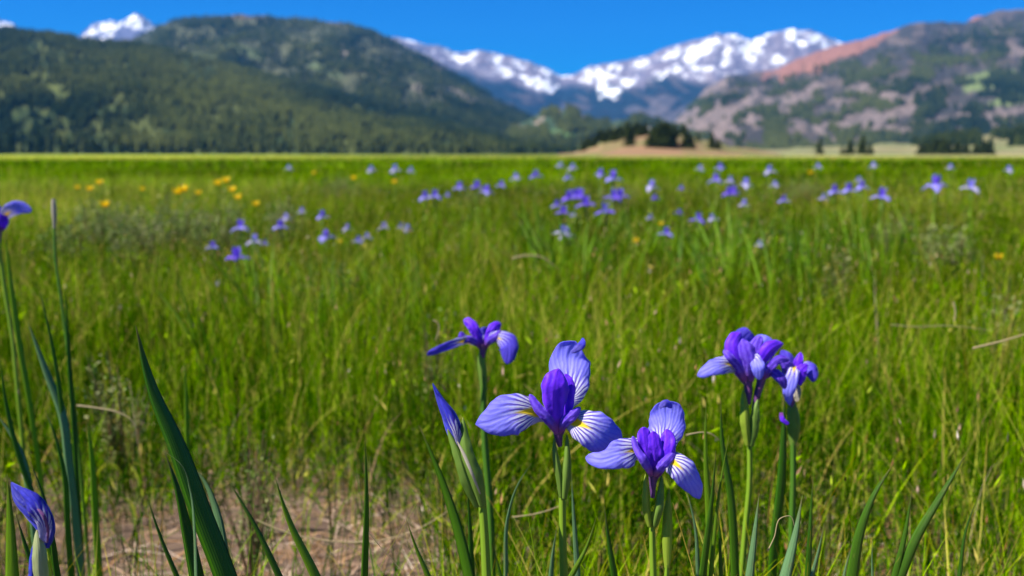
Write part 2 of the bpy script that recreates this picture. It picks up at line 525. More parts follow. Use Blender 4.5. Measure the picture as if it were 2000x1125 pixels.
def blob(px, py, items, seed, rag=0.5, sc_=18.0):
    """ragged patches: items = (cx, cy, rx, ry, rotation degrees)"""
    nz = fbm(px / sc_, py / sc_ * 1.4, 4, seed) - 0.5
    m = np.zeros_like(px)
    for (cx, cy, rx, ry, *rot) in items:
        a = R(rot[0]) if rot else 0
        dx, dy = px - cx, py - cy
        ux, uy = dx * math.cos(a) + dy * math.sin(a), -dx * math.sin(a) + dy * math.cos(a)
        q = np.sqrt((ux / rx) ** 2 + (uy / ry) ** 2)
        m = np.maximum(m, sstep(1.18, 0.78, q + nz * rag * 2))
    return m


def build_range(name, sky_pts, y0, y1, n_col, n_row, paint, mat, px0=-700, px1=2700, amp=0.07, seed=1, prof=1.0, wav=1.0, back=1.5, base_fn=None):
    sx = np.array([p[0] for p in sky_pts], float); sy = np.array([p[1] for p in sky_pts], float)
    px = np.linspace(px0, px1, n_col)
    py = np.interp(px, sx, sy)
    py = py + (fbm(px / 26.0, px * 0 + seed, 4, seed + 40) - 0.5) * 9
    D = AX_F[None, :] + ((px - 1000) / FPX)[:, None] * AX_R - ((py - 562.5) / FPX)[:, None] * AX_U
    s = np.concatenate([np.linspace(0, 1, n_row), np.linspace(1, back, 14)[1:]])
    S, PXg = np.meshgrid(s, px, indexing='ij')
    ridge_y = y1 * (1 + 0.10 * (fbm(px / 240.0, px * 0, 3, seed + 3) - 0.5))
    H = D[:, 2] / D[:, 1] * ridge_y + HCAM
    H = np.maximum(H, -5)
    Y = y0 + (ridge_y[None, :] - y0) * S
    X = (D[:, 0] / D[:, 1])[None, :] * Y
    up = np.where(S <= 1, np.clip(S, 0, 1) ** prof, 1 - (S - 1) * 1.6)
    w = 4 * np.clip(S, 0, 1) * (1 - np.clip(S, 0, 1))
    lam = (y1 - y0) * 0.16 * wav
    n = (1 - np.abs(2 * fbm(X / lam, Y / lam, 6, seed + 7) - 1)) - 0.72
    Z = H[None, :] * up + n * amp * np.maximum(H[None, :], 0.25 * H.max()) * (w * 1.0 + 0.05 * (S > 0.02))
    Z = np.where(S <= 1e-6, -6.0, Z)
    P = np.stack([X, Y, Z], -1)
    qx, qy = to_px(P)
    colr = paint(qx, qy, P, S)
    o = mesh_obj(name, P.reshape(-1, 3), grid_faces(len(s), n_col), mat, colors=colr.reshape(-1, 3))
    tag(o, kind='structure')
    return P, qx, qy, S


def mix3(a, b, m):
    m = m[..., None]
    return a * (1 - m) + np.asarray(b) * m


SNOW = [(815, 82, 22, 6, 10), (878, 104, 15, 11, 20), (906, 116, 26, 8, 15), (970, 116, 12, 10), (985, 140, 26, 9, 20), (1035, 158, 34, 10, 25), (1062, 168, 26, 14, 20),
        (1072, 142, 16, 8, 15), (930, 104, 16, 6, 10), (1010, 125, 20, 6, 25), (1105, 150, 14, 4, 0),
        (1166, 150, 34, 20, 10), (1195, 132, 18, 10), (1182, 172, 20, 18, 60), (1204, 182, 8, 18, 20), (1228, 160, 20, 12, -30), (1252, 126, 28, 10, -28), (1312, 107, 20, 8, -25), (1310, 136, 20, 9, -20), (1290, 150, 20, 5, -20),
        (1352, 112, 14, 24, 15), (1388, 86, 40, 17, -22), (1420, 120, 14, 13), (1440, 73, 20, 7, 10), (1466, 94, 28, 20, -30), (1476, 118, 16, 12), (1420, 100, 14, 7, -40),
        (1545, 66, 18, 16), (1590, 76, 26, 10, 20), (1615, 86, 20, 9, 20), (1520, 118, 26, 10, 10), (1500, 66, 16, 5), (1565, 84, 14, 8), (1380, 134, 26, 4), (1640, 84, 12, 5, 20)]


def paint_far(qx, qy, P, S):
    rock = mix3(np.broadcast_to([0.13, 0.12, 0.17], qx.shape + (3,)), [0.22, 0.17, 0.18], fbm(qx / 20, qy / 12, 4, 31))
    forest = mix3(np.broadcast_to([0.012, 0.020, 0.022], qx.shape + (3,)), [0.07, 0.058, 0.055], sstep(0.5, 0.68, fbm(qx / 22 - qy / 18, qy / 16, 4, 57)))
    line = 165 + 30 * (fbm(qx / 50, qy / 60, 3, 12) - 0.5) + np.where(qx > 1260, -14, 0) + np.where(qx < 1080, 8, 0) - sstep(1100, 800, qx) * 50
    f = sstep(-8, 14, qy - line)
    c = mix3(rock, forest, f)
    c = mix3(c, [0.13, 0.11, 0.11], blob(qx, qy, [(1290, 205, 30, 14, -20), (1330, 225, 30, 16, -30), (1240, 215, 18, 8)], 44) * 0.6)
    rockn = 0.85 * sstep(0.52, 0.58, fbm(qx / 9 + qy / 8, qy / 9, 4, 97))
    sn = (1 - rockn) * blob(qx, qy, [(a_, b_, c_ * 0.84, d_ * 0.80, *e_) for a_, b_, c_, d_, *e_ in SNOW], 21, 1.1, 10.0)
    streak = sstep(0.66, 0.76, fbm(qx / 9, qy / 5, 3, 77)) * sstep(6, -10, qy - line) * 0.6
    c = mix3(c, [0.88, 0.88, 0.90], np.maximum(sn, streak))
    return c


def paint_peak(qx, qy, P, S):
    rock = np.broadcast_to([0.10, 0.10, 0.16], qx.shape + (3,)).copy()
    sn = (1 - 0.9 * sstep(0.47, 0.56, fbm(qx / 6 + qy / 8, qy / 7, 4, 98))) * blob(qx, qy, [(212, 56, 26, 12, -28), (176, 66, 14, 10, -30), (270, 42, 24, 11, 20), (294, 56, 12, 9, 30), (10, 48, 26, 6, 10), (330, 60, 10, 10), (236, 46, 10, 5)], 22, 1.3, 8.0)
    return mix3(rock, [0.88, 0.88, 0.90], sn)


def paint_left_front(qx, qy, P, S):
    n = fbm(qx / 30, qy / 18, 5, 51)
    c = mix3(np.broadcast_to([0.030, 0.050, 0.014], qx.shape + (3,)), [0.075, 0.09, 0.022], sstep(0.38, 0.62, n))
    c = mix3(c, [0.11, 0.13, 0.03], blob(qx, qy, [(30, 150, 80, 14, 20), (120, 175, 60, 10, 15), (40, 118, 40, 8)], 3) * 0.6)
    return c


def paint_left_back(qx, qy, P, S):
    n = fbm(qx / 34, qy / 20, 5, 61)
    c = mix3(np.broadcast_to([0.045, 0.052, 0.026], qx.shape + (3,)), [0.09, 0.095, 0.045], sstep(0.35, 0.65, n))
    c = mix3(c, [0.12, 0.16, 0.06], blob(qx, qy, [(410, 112, 52, 8, 8), (470, 95, 60, 10, 20), (640, 140, 40, 8, 25)], 4) * 0.6)
    c = mix3(c, [0.30, 0.24, 0.20], blob(qx, qy, [(310, 95, 18, 9, 40), (670, 100, 14, 9), (745, 135, 20, 10, 30), (850, 125, 30, 10, 30), (820, 172, 16, 8), (905, 185, 40, 7, 28), (960, 215, 50, 6, 26)], 5) * 0.7)
    c = mix3(c, [0.18, 0.11, 0.08], blob(qx, qy, [(690, 52, 60, 6, 12), (460, 33, 60, 4)], 6) * 0.6)
    return c


ROCKS = [(1390, 170, 50, 14, -40), (1400, 230, 60, 20, -15), (1340, 235, 40, 16, -35), (1440, 215, 50, 12, -40), (1560, 195, 45, 16, -28), (1590, 180, 25, 8, -20),
         (1500, 200, 18, 12, -40), (1470, 235, 30, 12), (1680, 172, 20, 10), (1730, 188, 24, 9), (1690, 235, 65, 16, -12), (1640, 245, 50, 10), (1770, 195, 15, 8), (1850, 235, 60, 8, -8),
         (1960, 225, 55, 16, -15), (1780, 215, 24, 9), (1730, 255, 60, 10), (1420, 255, 30, 14), (1990, 100, 20, 8), (1560, 240, 24, 8), (1635, 200, 16, 8)]


def paint_right(qx, qy, P, S):
    n = fbm(qx / 26, qy / 16, 5, 71)
    c = mix3(np.broadcast_to([0.044, 0.042, 0.036], qx.shape + (3,)), [0.11, 0.085, 0.07], sstep(0.45, 0.7, n))
    rk = np.clip(blob(qx, qy, ROCKS, 8, 1.6, 9.0) + 0.6 * sstep(0.60, 0.72, fbm(qx / 15, qy / 9, 4, 91)) * sstep(140, 190, qy), 0, 1)
    c = mix3(c, mix3(np.broadcast_to([0.27, 0.20, 0.175], qx.shape + (3,)), [0.12, 0.10, 0.09], fbm(qx / 8, qy / 6, 3, 92)), rk * 0.72)
    red = blob(qx, qy, [(1590, 116, 90, 24, -22), (1660, 92, 70, 18, -24), (1545, 132, 50, 14, -10), (1720, 70, 40, 6, -20), (1903, 35, 18, 5, -25)], 9, 0.5)
    c = mix3(c, [0.25, 0.115, 0.08], red * 0.9)
    c = mix3(c, [0.14, 0.18, 0.06], blob(qx, qy, [(1925, 158, 55, 16, -10), (1990, 185, 50, 14, -20), (1960, 200, 30, 8)], 10, 0.7))
    return c


build_range('snow_range', [(-700, 120), (-200, 80), (300, 70), (600, 62), (780, 74), (830, 84), (860, 92), (900, 104), (940, 97), (1000, 110), (1060, 130), (1098, 149), (1125, 146), (1150, 132), (1190, 122), (1260, 113), (1300, 94),
             (1330, 84), (1400, 65), (1440, 66), (1470, 78), (1500, 66), (1530, 62), (1550, 55), (1580, 60), (1620, 74), (1660, 88), (1750, 110), (2200, 130), (2700, 150)],
            4600, 9000, 1500, 170, paint_far, M_PEAK, amp=0.13, seed=2, prof=1.1, wav=0.8)
build_range('far_peak', [(-700, 90), (-200, 60), (-60, 44), (0, 40), (30, 50), (60, 78), (140, 84), (165, 62), (185, 46), (215, 40), (240, 42), (262, 28), (280, 32), (300, 48), (318, 60), (345, 90), (420, 170), (600, 250), (800, 290)],
            5200, 8200, 620, 80, paint_peak, M_PEAK, px0=-700, px1=700, amp=0.08, seed=3)
P_LB = build_range('left_mountain', [(-700, 170), (-300, 150), (0, 120), (150, 100), (240, 90), (280, 66), (330, 42), (380, 34), (440, 31), (500, 30), (560, 38), (620, 40), (680, 50), (720, 60), (760, 74), (790, 92), (830, 108), (870, 134), (920, 160),
             (980, 200), (1040, 232), (1090, 262), (1140, 288), (1200, 302), (1300, 310)],
            1500, 3300, 900, 130, paint_left_back, M_HILL, px1=1300, amp=0.09, seed=4, prof=0.9)
P_LF = build_range('left_hill', [(-700, 20), (-300, 40), (-80, 50), (0, 57), (60, 64), (150, 76), (240, 84), (300, 92), (450, 128), (600, 168), (750, 208), (900, 246), (1020, 276), (1100, 296), (1180, 304)],
            900, 1900, 800, 120, paint_left_front, M_HILL, px1=1180, amp=0.08, seed=5, prof=0.85)
P_RT = build_range('right_mountain', [(1180, 304), (1240, 290), (1290, 262), (1320, 236), (1350, 205), (1380, 172), (1420, 150), (1470, 142), (1520, 134), (1560, 112), (1640, 88), (1700, 73), (1740, 60), (1790, 43), (1840, 42), (1885, 46),
             (1905, 32), (1950, 20), (2000, 17), (2100, 10), (2300, 30), (2700, 60)],
            1700, 3900, 1000, 150, paint_right, M_HILL, px0=1180, px1=2700, amp=0.11, seed=6, prof=0.95)


def paint_mid(qx, qy, P, S):
    n = fbm(qx / 16, qy / 10, 5, 81)
    c = mix3(np.broadcast_to([0.035, 0.06, 0.025], qx.shape + (3,)), [0.30, 0.23, 0.18], sstep(0.50, 0.66, n) * sstep(288, 262, qy) * 0.9)
    return mix3(c, [0.10, 0.20, 0.06], blob(qx, qy, [(1090, 262, 30, 9)], 3) * 0.7)


P_MD = build_range('wooded_hill', [(900, 304), (960, 285), (1000, 250), (1040, 226), (1075, 212), (1110, 211), (1140, 226), (1165, 244), (1200, 236), (1240, 230), (1280, 236), (1320, 250), (1380, 282), (1450, 304)],
                   1300, 2000, 360, 60, paint_mid, M_HILL, px0=900, px1=1450, amp=0.06, seed=9)


def paint_knoll(qx, qy, P, S):
    n = fbm(P[..., 0] / 12, P[..., 1] / 12, 4, 83)
    c = mix3(np.broadcast_to([0.25, 0.15, 0.08], qx.shape + (3,)), [0.16, 0.16, 0.05], sstep(0.4, 0.65, n))
    return c


P_KN = build_range('grassy_knoll', [(1090, 303), (1130, 294), (1170, 279), (1220, 266), (1280, 259), (1330, 262), (1370, 272), (1420, 284), (1480, 294), (1530, 303)],
                   330, 430, 220, 40, paint_knoll, M_HILL, px0=1090, px1=1530, amp=0.08, seed=12, prof=0.8)


def paint_bank(qx, qy, P, S):
    n = fbm(P[..., 0] / 30, P[..., 1] / 30, 4, 85)
    return mix3(np.broadcast_to([0.22, 0.19, 0.09], qx.shape + (3,)), [0.14, 0.17, 0.06], sstep(0.4, 0.7, n))


P_BK = build_range('far_bank', [(1380, 302), (1440, 294), (1600, 287), (1700, 284), (1800, 276), (1880, 268), (1960, 262), (2050, 250), (2300, 240), (2700, 250)],
                   560, 1000, 260, 30, paint_bank, M_HILL, px0=1380, px1=2700, amp=0.08, seed=14)


# ------------------------------------------------------------------ conifers
def conifer_mass(name, P, qx, qy, S, count, mask_fn, hmin, hmax, seed):
    r = np.random.default_rng(seed)
    nr_, nc_ = S.shape
    i = r.uniform(0, (S <= 1).sum(0)[0] - 2, count * 4); j = r.uniform(0, nc_ - 2, count * 4)
    i0, j0 = i.astype(int), j.astype(int); fi, fj = (i - i0)[:, None], (j - j0)[:, None]
    p = (P[i0, j0] * (1 - fi) + P[i0 + 1, j0] * fi) * (1 - fj) + (P[i0, j0 + 1] * (1 - fi) + P[i0 + 1, j0 + 1] * fi) * fj
    x, y = qx[i0, j0], qy[i0, j0]
    keep = (r.random(len(p)) < mask_fn(x, y)) & (p[:, 2] > -1) & (x > -450) & (x < 2450)
    p = p[keep][:count]
    n = len(p)
    h = r.uniform(hmin, hmax, n) * (0.75 + 0.5 * r.random(n)); w = h * r.uniform(0.24, 0.36, n)
    ang = np.linspace(0, 2 * np.pi, 6)[:-1]
    V = np.zeros((n, 12, 3)); rot = r.uniform(0, 6, n)
    for k, a in enumerate(ang):
        jw = r.uniform(0.75, 1.25, n)
        V[:, k] = p + np.stack([np.cos(a + rot) * w * jw, np.sin(a + rot) * w * jw, h * 0.06], -1)
        V[:, 6 + k] = p + np.stack([np.cos(a + rot + 0.6) * w * 0.62 * jw, np.sin(a + rot + 0.6) * w * 0.62 * jw, h * 0.42], -1)
    V[:, 5] = p + np.stack([0 * h, 0 * h, h * 0.72], -1)
    V[:, 11] = p + np.stack([0 * h, 0 * h, h], -1)
    f = [[k, (k + 1) % 5, 5] for k in range(5)] + [[6 + k, 6 + (k + 1) % 5, 11] for k in range(5)]
    F = (np.array(f)[None] + (np.arange(n) * 12)[:, None, None]).reshape(-1, 3)
    tone = fbm(p[:, 0] / (140 + p[:, 1] * .02), p[:, 1] / (200 + p[:, 1] * .05), 4, seed + 50)
    rn = np.repeat(np.clip(r.normal(0.5, 0.22, n) + (tone - 0.48) * 2.0, 0, 1), 12)
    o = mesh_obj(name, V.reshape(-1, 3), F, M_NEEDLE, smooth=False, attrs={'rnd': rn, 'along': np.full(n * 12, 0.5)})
    tag(o, 'distant conifer forest covering the mountain slope', 'forest', kind='stuff')
    return o


conifer_mass('forest', *P_LF, 40000, lambda x, y: sstep(0.38, 0.58, fbm(x / 40, y / 22, 4, 201)) * 0.9 + 0.10, 6.5, 10, 1)['label'] = 'dark conifer forest covering the front slope at the left'
conifer_mass('forest', *P_LB, 34000, lambda x, y: (sstep(0.40, 0.62, fbm(x / 40, y / 22, 4, 202)) * 0.8 + 0.12) * sstep(20, 60, y), 8, 13, 2)['label'] = 'conifer forest over the round topped mountain at the left'
conifer_mass('forest', *P_RT, 42000, lambda x, y: (1 - blob(x, y, ROCKS, 8, 0.9, 14.0)) * sstep(0.40, 0.58, fbm(x / 36, y / 20, 4, 203)) * 0.6 * sstep(0, 90, y - np.interp(x, [1400, 1560, 1700, 2000], [150, 130, 85, 25])), 9, 14, 3)['label'] = 'scattered conifer forest between rocks on the right mountain'
conifer_mass('forest', *P_MD, 5000, lambda x, y: sstep(0.40, 0.58, fbm(x / 20, y / 14, 4, 204)), 9, 14, 4)['label'] = 'conifers over the small wooded hill below the snowy valley'
conifer_mass('forest', *P_BK, 3500, lambda x, y: sstep(0.5, 0.6, fbm(x / 30, y / 14, 4, 205)) * sstep(1760, 1850, x) * sstep(290, 282, y), 6, 9, 5)['label'] = 'low dark wood along the far bank at the right'


def conifer_proto(h, w, seed, name='conifer'):
    """one conifer at the origin: tapered trunk and a crown of drooping branch sprays"""
    r = random.Random(seed)
    t = thing(name, (0, 0, 0), None, None)
    n = 10; V = []
    for i in range(n):
        f = i / (n - 1); rad = h * 0.022 * (1 - f) + 0.02
        for k in range(7):
            a = k / 7 * 2 * math.pi
            V.append((rad * math.cos(a) + 0.01 * h * math.sin(f * 5), rad * math.sin(a), f * h * 0.97))
    tr = mesh_obj('trunk', np.array(V), grid_faces(n, 7, True), M_BARK, parent=t)
    V, F, rn = [], [], []
    levels = 26
    for i in range(levels):
        f = i / (levels - 1)
        z = h * (0.10 + 0.88 * f)
        rad = w * (1 - f) ** 0.85 * (0.8 + 0.4 * r.random()) + 0.05 * w
        nb = int(11 - 6 * f)
        for k in range(nb):
            if r.random() < 0.12: continue
            a = r.random() * 2 * math.pi
            rl = rad * (0.6 + 0.6 * r.random())
            for q in range(5):                                   # clumps of needles along the bough
                g = (q + 0.8) / 5
                cx, cy, cz = math.cos(a) * rl * g, math.sin(a) * rl * g, z - rl * 0.28 * g * g + r.uniform(-.02, .02) * h
                s = w * 0.20 * (1.15 - 0.5 * g) * r.uniform(0.7, 1.3)
                for _ in range(3):
                    d1 = Vector((r.gauss(0, 1), r.gauss(0, 1), r.gauss(0, 0.6))).normalized() * s
                    d2 = Vector((r.gauss(0, 1), r.gauss(0, 1), r.gauss(0, 0.6))).normalized() * s * 0.7
                    b = len(V); c = Vector((cx, cy, cz))
                    V += [c - d1, c + d2, c + d1, c - d2]
                    F.append((b, b + 1, b + 2, b + 3)); rn += [0.35 + 0.65 * r.random()] * 4
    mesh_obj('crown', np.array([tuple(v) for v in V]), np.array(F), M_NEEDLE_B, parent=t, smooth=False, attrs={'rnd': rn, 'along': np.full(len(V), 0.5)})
    return t


def copy_tree(o, parent=None):
    c = o.copy(); COL.objects.link(c)
    if parent is not None: c.parent = parent
    for ch in o.children: copy_tree(ch, c)
    return c


protos = [conifer_proto(10, 2.3, 1), conifer_proto(10, 1.8, 2), conifer_proto(10, 3.0, 3)]
used = [False] * 3


def terrain_z(Pset, x, y):
    P = Pset[0]
    d = (P[..., 0] - x) ** 2 + (P[..., 1] - y) ** 2
    k = np.unravel_index(np.argmin(d), d.shape)
    return float(P[k][2])


def plant_conifer(px, Y, h, label, group, kind=0, Pset=None, sink=0.0, wide=1.0):
    x = (px - 1000) / FPX * Y * 1.0
    x = x / (CP)  # depth along axis ~ Y*CP
    x = (px - 1000) / FPX * (Y * CP)
    z = 0.0 if Pset is None else max(terrain_z(Pset, x, Y), 0)
    if used[kind]: t = copy_tree(protos[kind])
    else: t = protos[kind]; used[kind] = True
    t.location = (x, Y, z - sink)
    s = h / 10
    t.scale = (s * wide * random.uniform(0.9, 1.15), s * wide * random.uniform(0.9, 1.15), s)
    t.rotation_euler = (0, 0, random.uniform(0, 6.28))
    tag(t, label, 'conifer', group)
    return t


rt = random.Random(5)
for i in range(64):
    px = -60 + i * 17.5 + rt.uniform(-7, 7)
    h = {True: 16, False: 10}[px < 260] * rt.uniform(0.7, 1.2) * (1.0 if px < 600 else 0.75)
    if 135 < px < 160: h *= 0.5
    lab = 'tall dark conifer in the tree line at the foot of the left hill' if px < 260 else ('low dark conifer along the meadow edge below the round mountain' if px < 700 else 'small dark conifer far along the meadow edge towards the valley')
    plant_conifer(px, rt.uniform(800, 880), h, lab, 'conifers along the far edge of the meadow, ' + ('left' if px < 260 else 'middle' if px < 700 else 'valley side'), rt.choice([0, 1, 2]))
for px, Y, h, kd in [(1150, 425, 7, 0), (1172, 428, 7.5, 2), (1190, 430, 8, 0), (1208, 432, 8, 2), (1224, 430, 9, 0), (1243, 432, 8.5, 2), (1258, 434, 8, 0), (1300, 430, 7, 2), (1316, 432, 7, 0), (1334, 430, 7, 2), (1140, 395, 5, 0), (1160, 400, 4.5, 2), (1180, 405, 5, 0), (1200, 402, 5, 2), (1215, 408, 5, 0), (1228, 365, 8.5, 0), (1236, 398, 6, 1), (1250, 408, 5, 0), (1262, 410, 4, 2), (1276, 352, 7.5, 2), (1286, 350, 9, 0), (1296, 350, 9, 2), (1306, 354, 8, 0), (1314, 356, 6, 2), (1322, 405, 4, 0), (1340, 356, 6.5, 2), (1350, 356, 5, 0), (1362, 400, 4.5, 1)]:
    plant_conifer(px, Y, h * (0.72 if Y > 420 else 1), 'dark conifer in the thick clump at the middle of the tan knoll' if 1270 < px < 1318 else ('lone dark conifer on the left slope of the tan knoll' if px == 1228 else 'low dark conifer on the crest of the tan knoll'),
                  'conifers on the tan knoll', kd, P_KN, 0.3, wide=2.1 if Y > 420 else 1.5)
for px, Y, h, lab in [(1390, 360, 8, 'slim dark conifer standing alone right of the tan knoll'), (1402, 362, 6, 'shorter conifer beside the slim one right of the tan knoll'),
                      (1600, 420, 7, 'single conifer on the tan field between the knoll and the right clump'), (1645, 425, 4, 'smallest conifer at the left of the right hand clump'), (1660, 420, 6.5, 'bushy conifer in the middle of the right hand clump'),
                      (1684, 410, 8, 'tallest conifer of the right hand clump on the tan field'), (1700, 415, 5, 'low conifer at the right of the tallest one on the tan field')]:
    plant_conifer(px, Y, h, lab, 'conifers on the tan field', 2 if 'bushy' in lab or 'tallest' in lab else 0, wide=1.25)
for i in range(26):
    px = 1800 + i * 5.2 + rt.uniform(-4, 4)
    plant_conifer(px, rt.uniform(500, 545), rt.uniform(5, 7.5) * (1 + .25 * math.sin(i * .25)), wide=1.7, label='dark bushy conifer in the dense row at the right of the tan field', group='conifers in the long row at the right', kind=rt.choice([0, 2, 2]))


# ------------------------------------------------------------------ grass
def blades(name, x, y, h, width, lean_dir, lean, facing, rnd, mat, nseg=4, z0=None, label=None, cat='grass', droop=None):
    n = len(x)
    z0 = ground_z(x, y) - 0.01 if z0 is None else z0
    droop = np.zeros(n) if droop is None else droop
    V = np.zeros((n, nseg + 1, 2, 3), np.float32); al = np.zeros((n, nseg + 1, 2), np.float32)
    sx, sy = np.cos(facing), np.sin(facing)
    lx, ly = np.cos(lean_dir), np.sin(lean_dir)
    for k in range(nseg + 1):
        t = k / nseg
        cz = z0 + h * (t - droop * t ** 3)
        off = lean * h * (0.25 * t + 0.75 * t ** 2.2)
        wv = np.sin(t * 5 + rnd * 40) * 0.012 * h
        hw = width * 0.5 * (1.0 - 0.92 * t ** 1.6) * (0.7 + 0.3 * min(1, t * 3))
        cx, cy = x + lx * off + wv * ly, y + ly * off - wv * lx
        V[:, k, 0] = np.stack([cx - sx * hw, cy - sy * hw, cz], -1)
        V[:, k, 1] = np.stack([cx + sx * hw, cy + sy * hw, cz], -1)
        al[:, k] = t
    base = (np.arange(n) * (nseg + 1) * 2)[:, None, None]
    q = np.array([[2 * k, 2 * k + 1, 2 * k + 3, 2 * k + 2] for k in range(nseg)])
    F = (q[None] + base).reshape(-1, 4)
    o = mesh_obj(name, V.reshape(-1, 3), F, mat, attrs={'rnd': np.repeat(rnd, (nseg + 1) * 2), 'along': al.ravel()})
    tag(o, label, cat, kind='stuff')
    TIPS[name] = ((V[:, -1, 0] + V[:, -1, 1]) / 2, (V[:, -2, 0] + V[:, -2, 1]) / 2, (V[:, 2, 0] + V[:, 2, 1]) / 2)
    return o


TIPS = {}


def wedge(n, r0, r1, power=2.0, margin=1.25, shift=0.6):
    """random points in the view wedge (apex behind the camera), uniform in area for power 2"""
    u = rng.random(n)
    r = (r0 ** power + u * (r1 ** power - r0 ** power)) ** (1 / power)
    a = (rng.random(n) - 0.5) * 2 * R(27.5) * margin
    x = (r + shift) * np.tan(a) * 1.0
    return x, r


def patchiness(x, y):
    return fbm(x * 0.9, y * 0.9, 4, 301)


def cover(x, y):
    """0 where the ground is nearly bare straw, 1 in full sward"""
    q = x / np.maximum(y, 0.2) + 0.10 * (fbm(x * 4, y * 4, 3, 312) - 0.5)
    bare = 1.0 * sstep(1.95, 1.45, y + 0.5 * (fbm(x * 3, y * 3, 3, 311) - 0.5)) * sstep(-0.62, -0.46, q) * sstep(0.03, -0.14, q)
    bare = np.maximum(bare, 0.5 * np.exp(-(((x - 0.55) / 0.35) ** 2 + ((y - 1.35) / 0.3) ** 2)))
    n = fbm(x * 3.5, y * 3.5, 3, 310)
    return np.clip(1.05 - bare * 1.0 + (n - 0.5) * 0.5 * (y < 3), 0.09, 1)


def sward(name, n, r0, r1, h0, h1, w0, label, nseg=4, dark=0.0, power=2.0, wk=0.00042):
    x, y = wedge(n, r0, r1, power)
    keep = rng.random(n) < cover(x, y)
    x, y = x[keep], y[keep]
    n = len(x); d = np.hypot(x, y)
    pt = patchiness(x, y); big = fbm(x * 0.16, y * 0.10, 3, 305)
    h = rng.uniform(h0, h1, n) * (0.45 + 1.15 * pt) * np.where(d < 0.95, 0.62, 1.0)
    w = np.maximum(w0 * rng.uniform(0.6, 1.5, n), d * wk * rng.uniform(0.8, 1.6, n))
    px = 1000 + x / y * FPX
    rnd = np.clip(0.52 + 1.0 * (pt - 0.5) + 1.1 * (big - 0.5) + rng.normal(0, 0.34, n) - dark, 0, 1)
    yb = sstep(70, 100, y) * (0.14 + 0.32 * (1 - sstep(300, 800, px))) - 0.28 * sstep(9, 22, y) * (1 - sstep(60, 80, y))
    rnd = np.clip(rnd + yb, 0, 0.97)
    strw = rng.random(n) < 0.02 + 0.06 * sstep(0.5, 0.75, fbm(x * 1.3, y * 0.9, 3, 333))
    rnd = np.where(strw, 1.0, rnd)
    blades(name, x, y, h, w, rng.uniform(0, 6.28, n), np.where(rng.random(n) < 0.3, rng.uniform(0.3, 1.0, n), np.abs(rng.normal(0.18, 0.16, n))), rng.uniform(0, 3.14, n), rnd, G_MAIN, nseg, label=label, droop=rng.uniform(0, 0.4, n))


sward('meadow_grass', 46000, 0.30, 3.2, 0.13, 0.36, 0.0019, 'fine green sedge close around the front irises', 6, 0.04)
sward('meadow_grass', 90000, 3.2, 9.0, 0.15, 0.34, 0.0024, 'fine green sedge in the middle of the meadow', 4, 0.0)
sward('meadow_grass', 120000, 9.0, 30.0, 0.16, 0.34, 0.003, 'green grass of the meadow behind the small irises', 3, 0.02, power=1.5)
sward('meadow_grass', 80000, 30.0, 130.0, 0.18, 0.32, 0.002, 'yellow green grass at the far side of the meadow', 3, 0.0, power=1.2, wk=0.0009)

n = 4600
y = rng.uniform(0.60, 1.05, n); x = y * rng.uniform(-0.62, 0.62, n)
kp = rng.random(n) < np.where(x < -0.08 * y, 0.35, 1.0)
x, y = x[kp], y[kp]; n = len(x)
blades('foreground_grass', x, y, (0.6 - y * rng.uniform(0.33, 0.56, n)).clip(0.1, 0.42), rng.uniform(0.0011, 0.0030, n), rng.uniform(0, 6.28, n), np.abs(rng.normal(0.28, 0.22, n)), rng.uniform(0, 3.14, n),
       np.clip(rng.normal(0.56, 0.28, n), 0, 1), G_MAIN, 9, label='fine bright grass blades along the lower edge around the iris stems', droop=rng.uniform(0, 0.35, n))
# low tangled undergrowth near the lens: short leaning blades
n = 90000
x, y = wedge(n, 0.5, 4.5)
kp = rng.random(n) < cover(x, y)
x, y = x[kp], y[kp]; n = len(x)
blades('undergrowth', x, y, rng.uniform(0.03, 0.17, n), rng.uniform(0.0012, 0.0045, n), rng.uniform(0, 6.28, n), rng.uniform(0.3, 1.6, n), rng.uniform(0, 3.14, n),
       np.clip(rng.normal(0.46, 0.30, n), 0, 1), G_MAIN, 5, label='short tangled green blades low in the sward', droop=rng.uniform(0, 0.7, n))
# dead straw lying and leaning
n = 80000
x, y = wedge(n, 0.5, 3.6)
blades('straw_litter', x, y, rng.uniform(0.006, 0.035, n), rng.uniform(0.0014, 0.0048, n), rng.uniform(0, 6.28, n), rng.uniform(0.8, 6.0, n), rng.uniform(0, 3.14, n),
       np.clip(rng.normal(0.5, 0.27, n), 0, 1), G_DRY, 5, label='dead straw and litter lying on the meadow floor', droop=rng.uniform(0.2, 1.0, n))
n = 6000
x, y = wedge(n, 0.8, 14.0, power=1.3)
kp = rng.random(n) < 0.75
x, y = x[kp], y[kp]; n = len(x)
blades('dry_grass', x, y, rng.uniform(0.10, 0.36, n) * np.where(y < 0.95, 0.6, 1), np.maximum(rng.uniform(0.0009, 0.0022, n), y * 0.0004), rng.uniform(0, 6.28, n), np.abs(rng.normal(0.2, 0.2, n)), rng.uniform(0, 3.14, n),
       np.clip(rng.normal(0.3, 0.25, n), 0, 1), G_DRY, 6, label='thin brown dead stalks standing among the green sedge', droop=rng.uniform(0, 0.5, n))
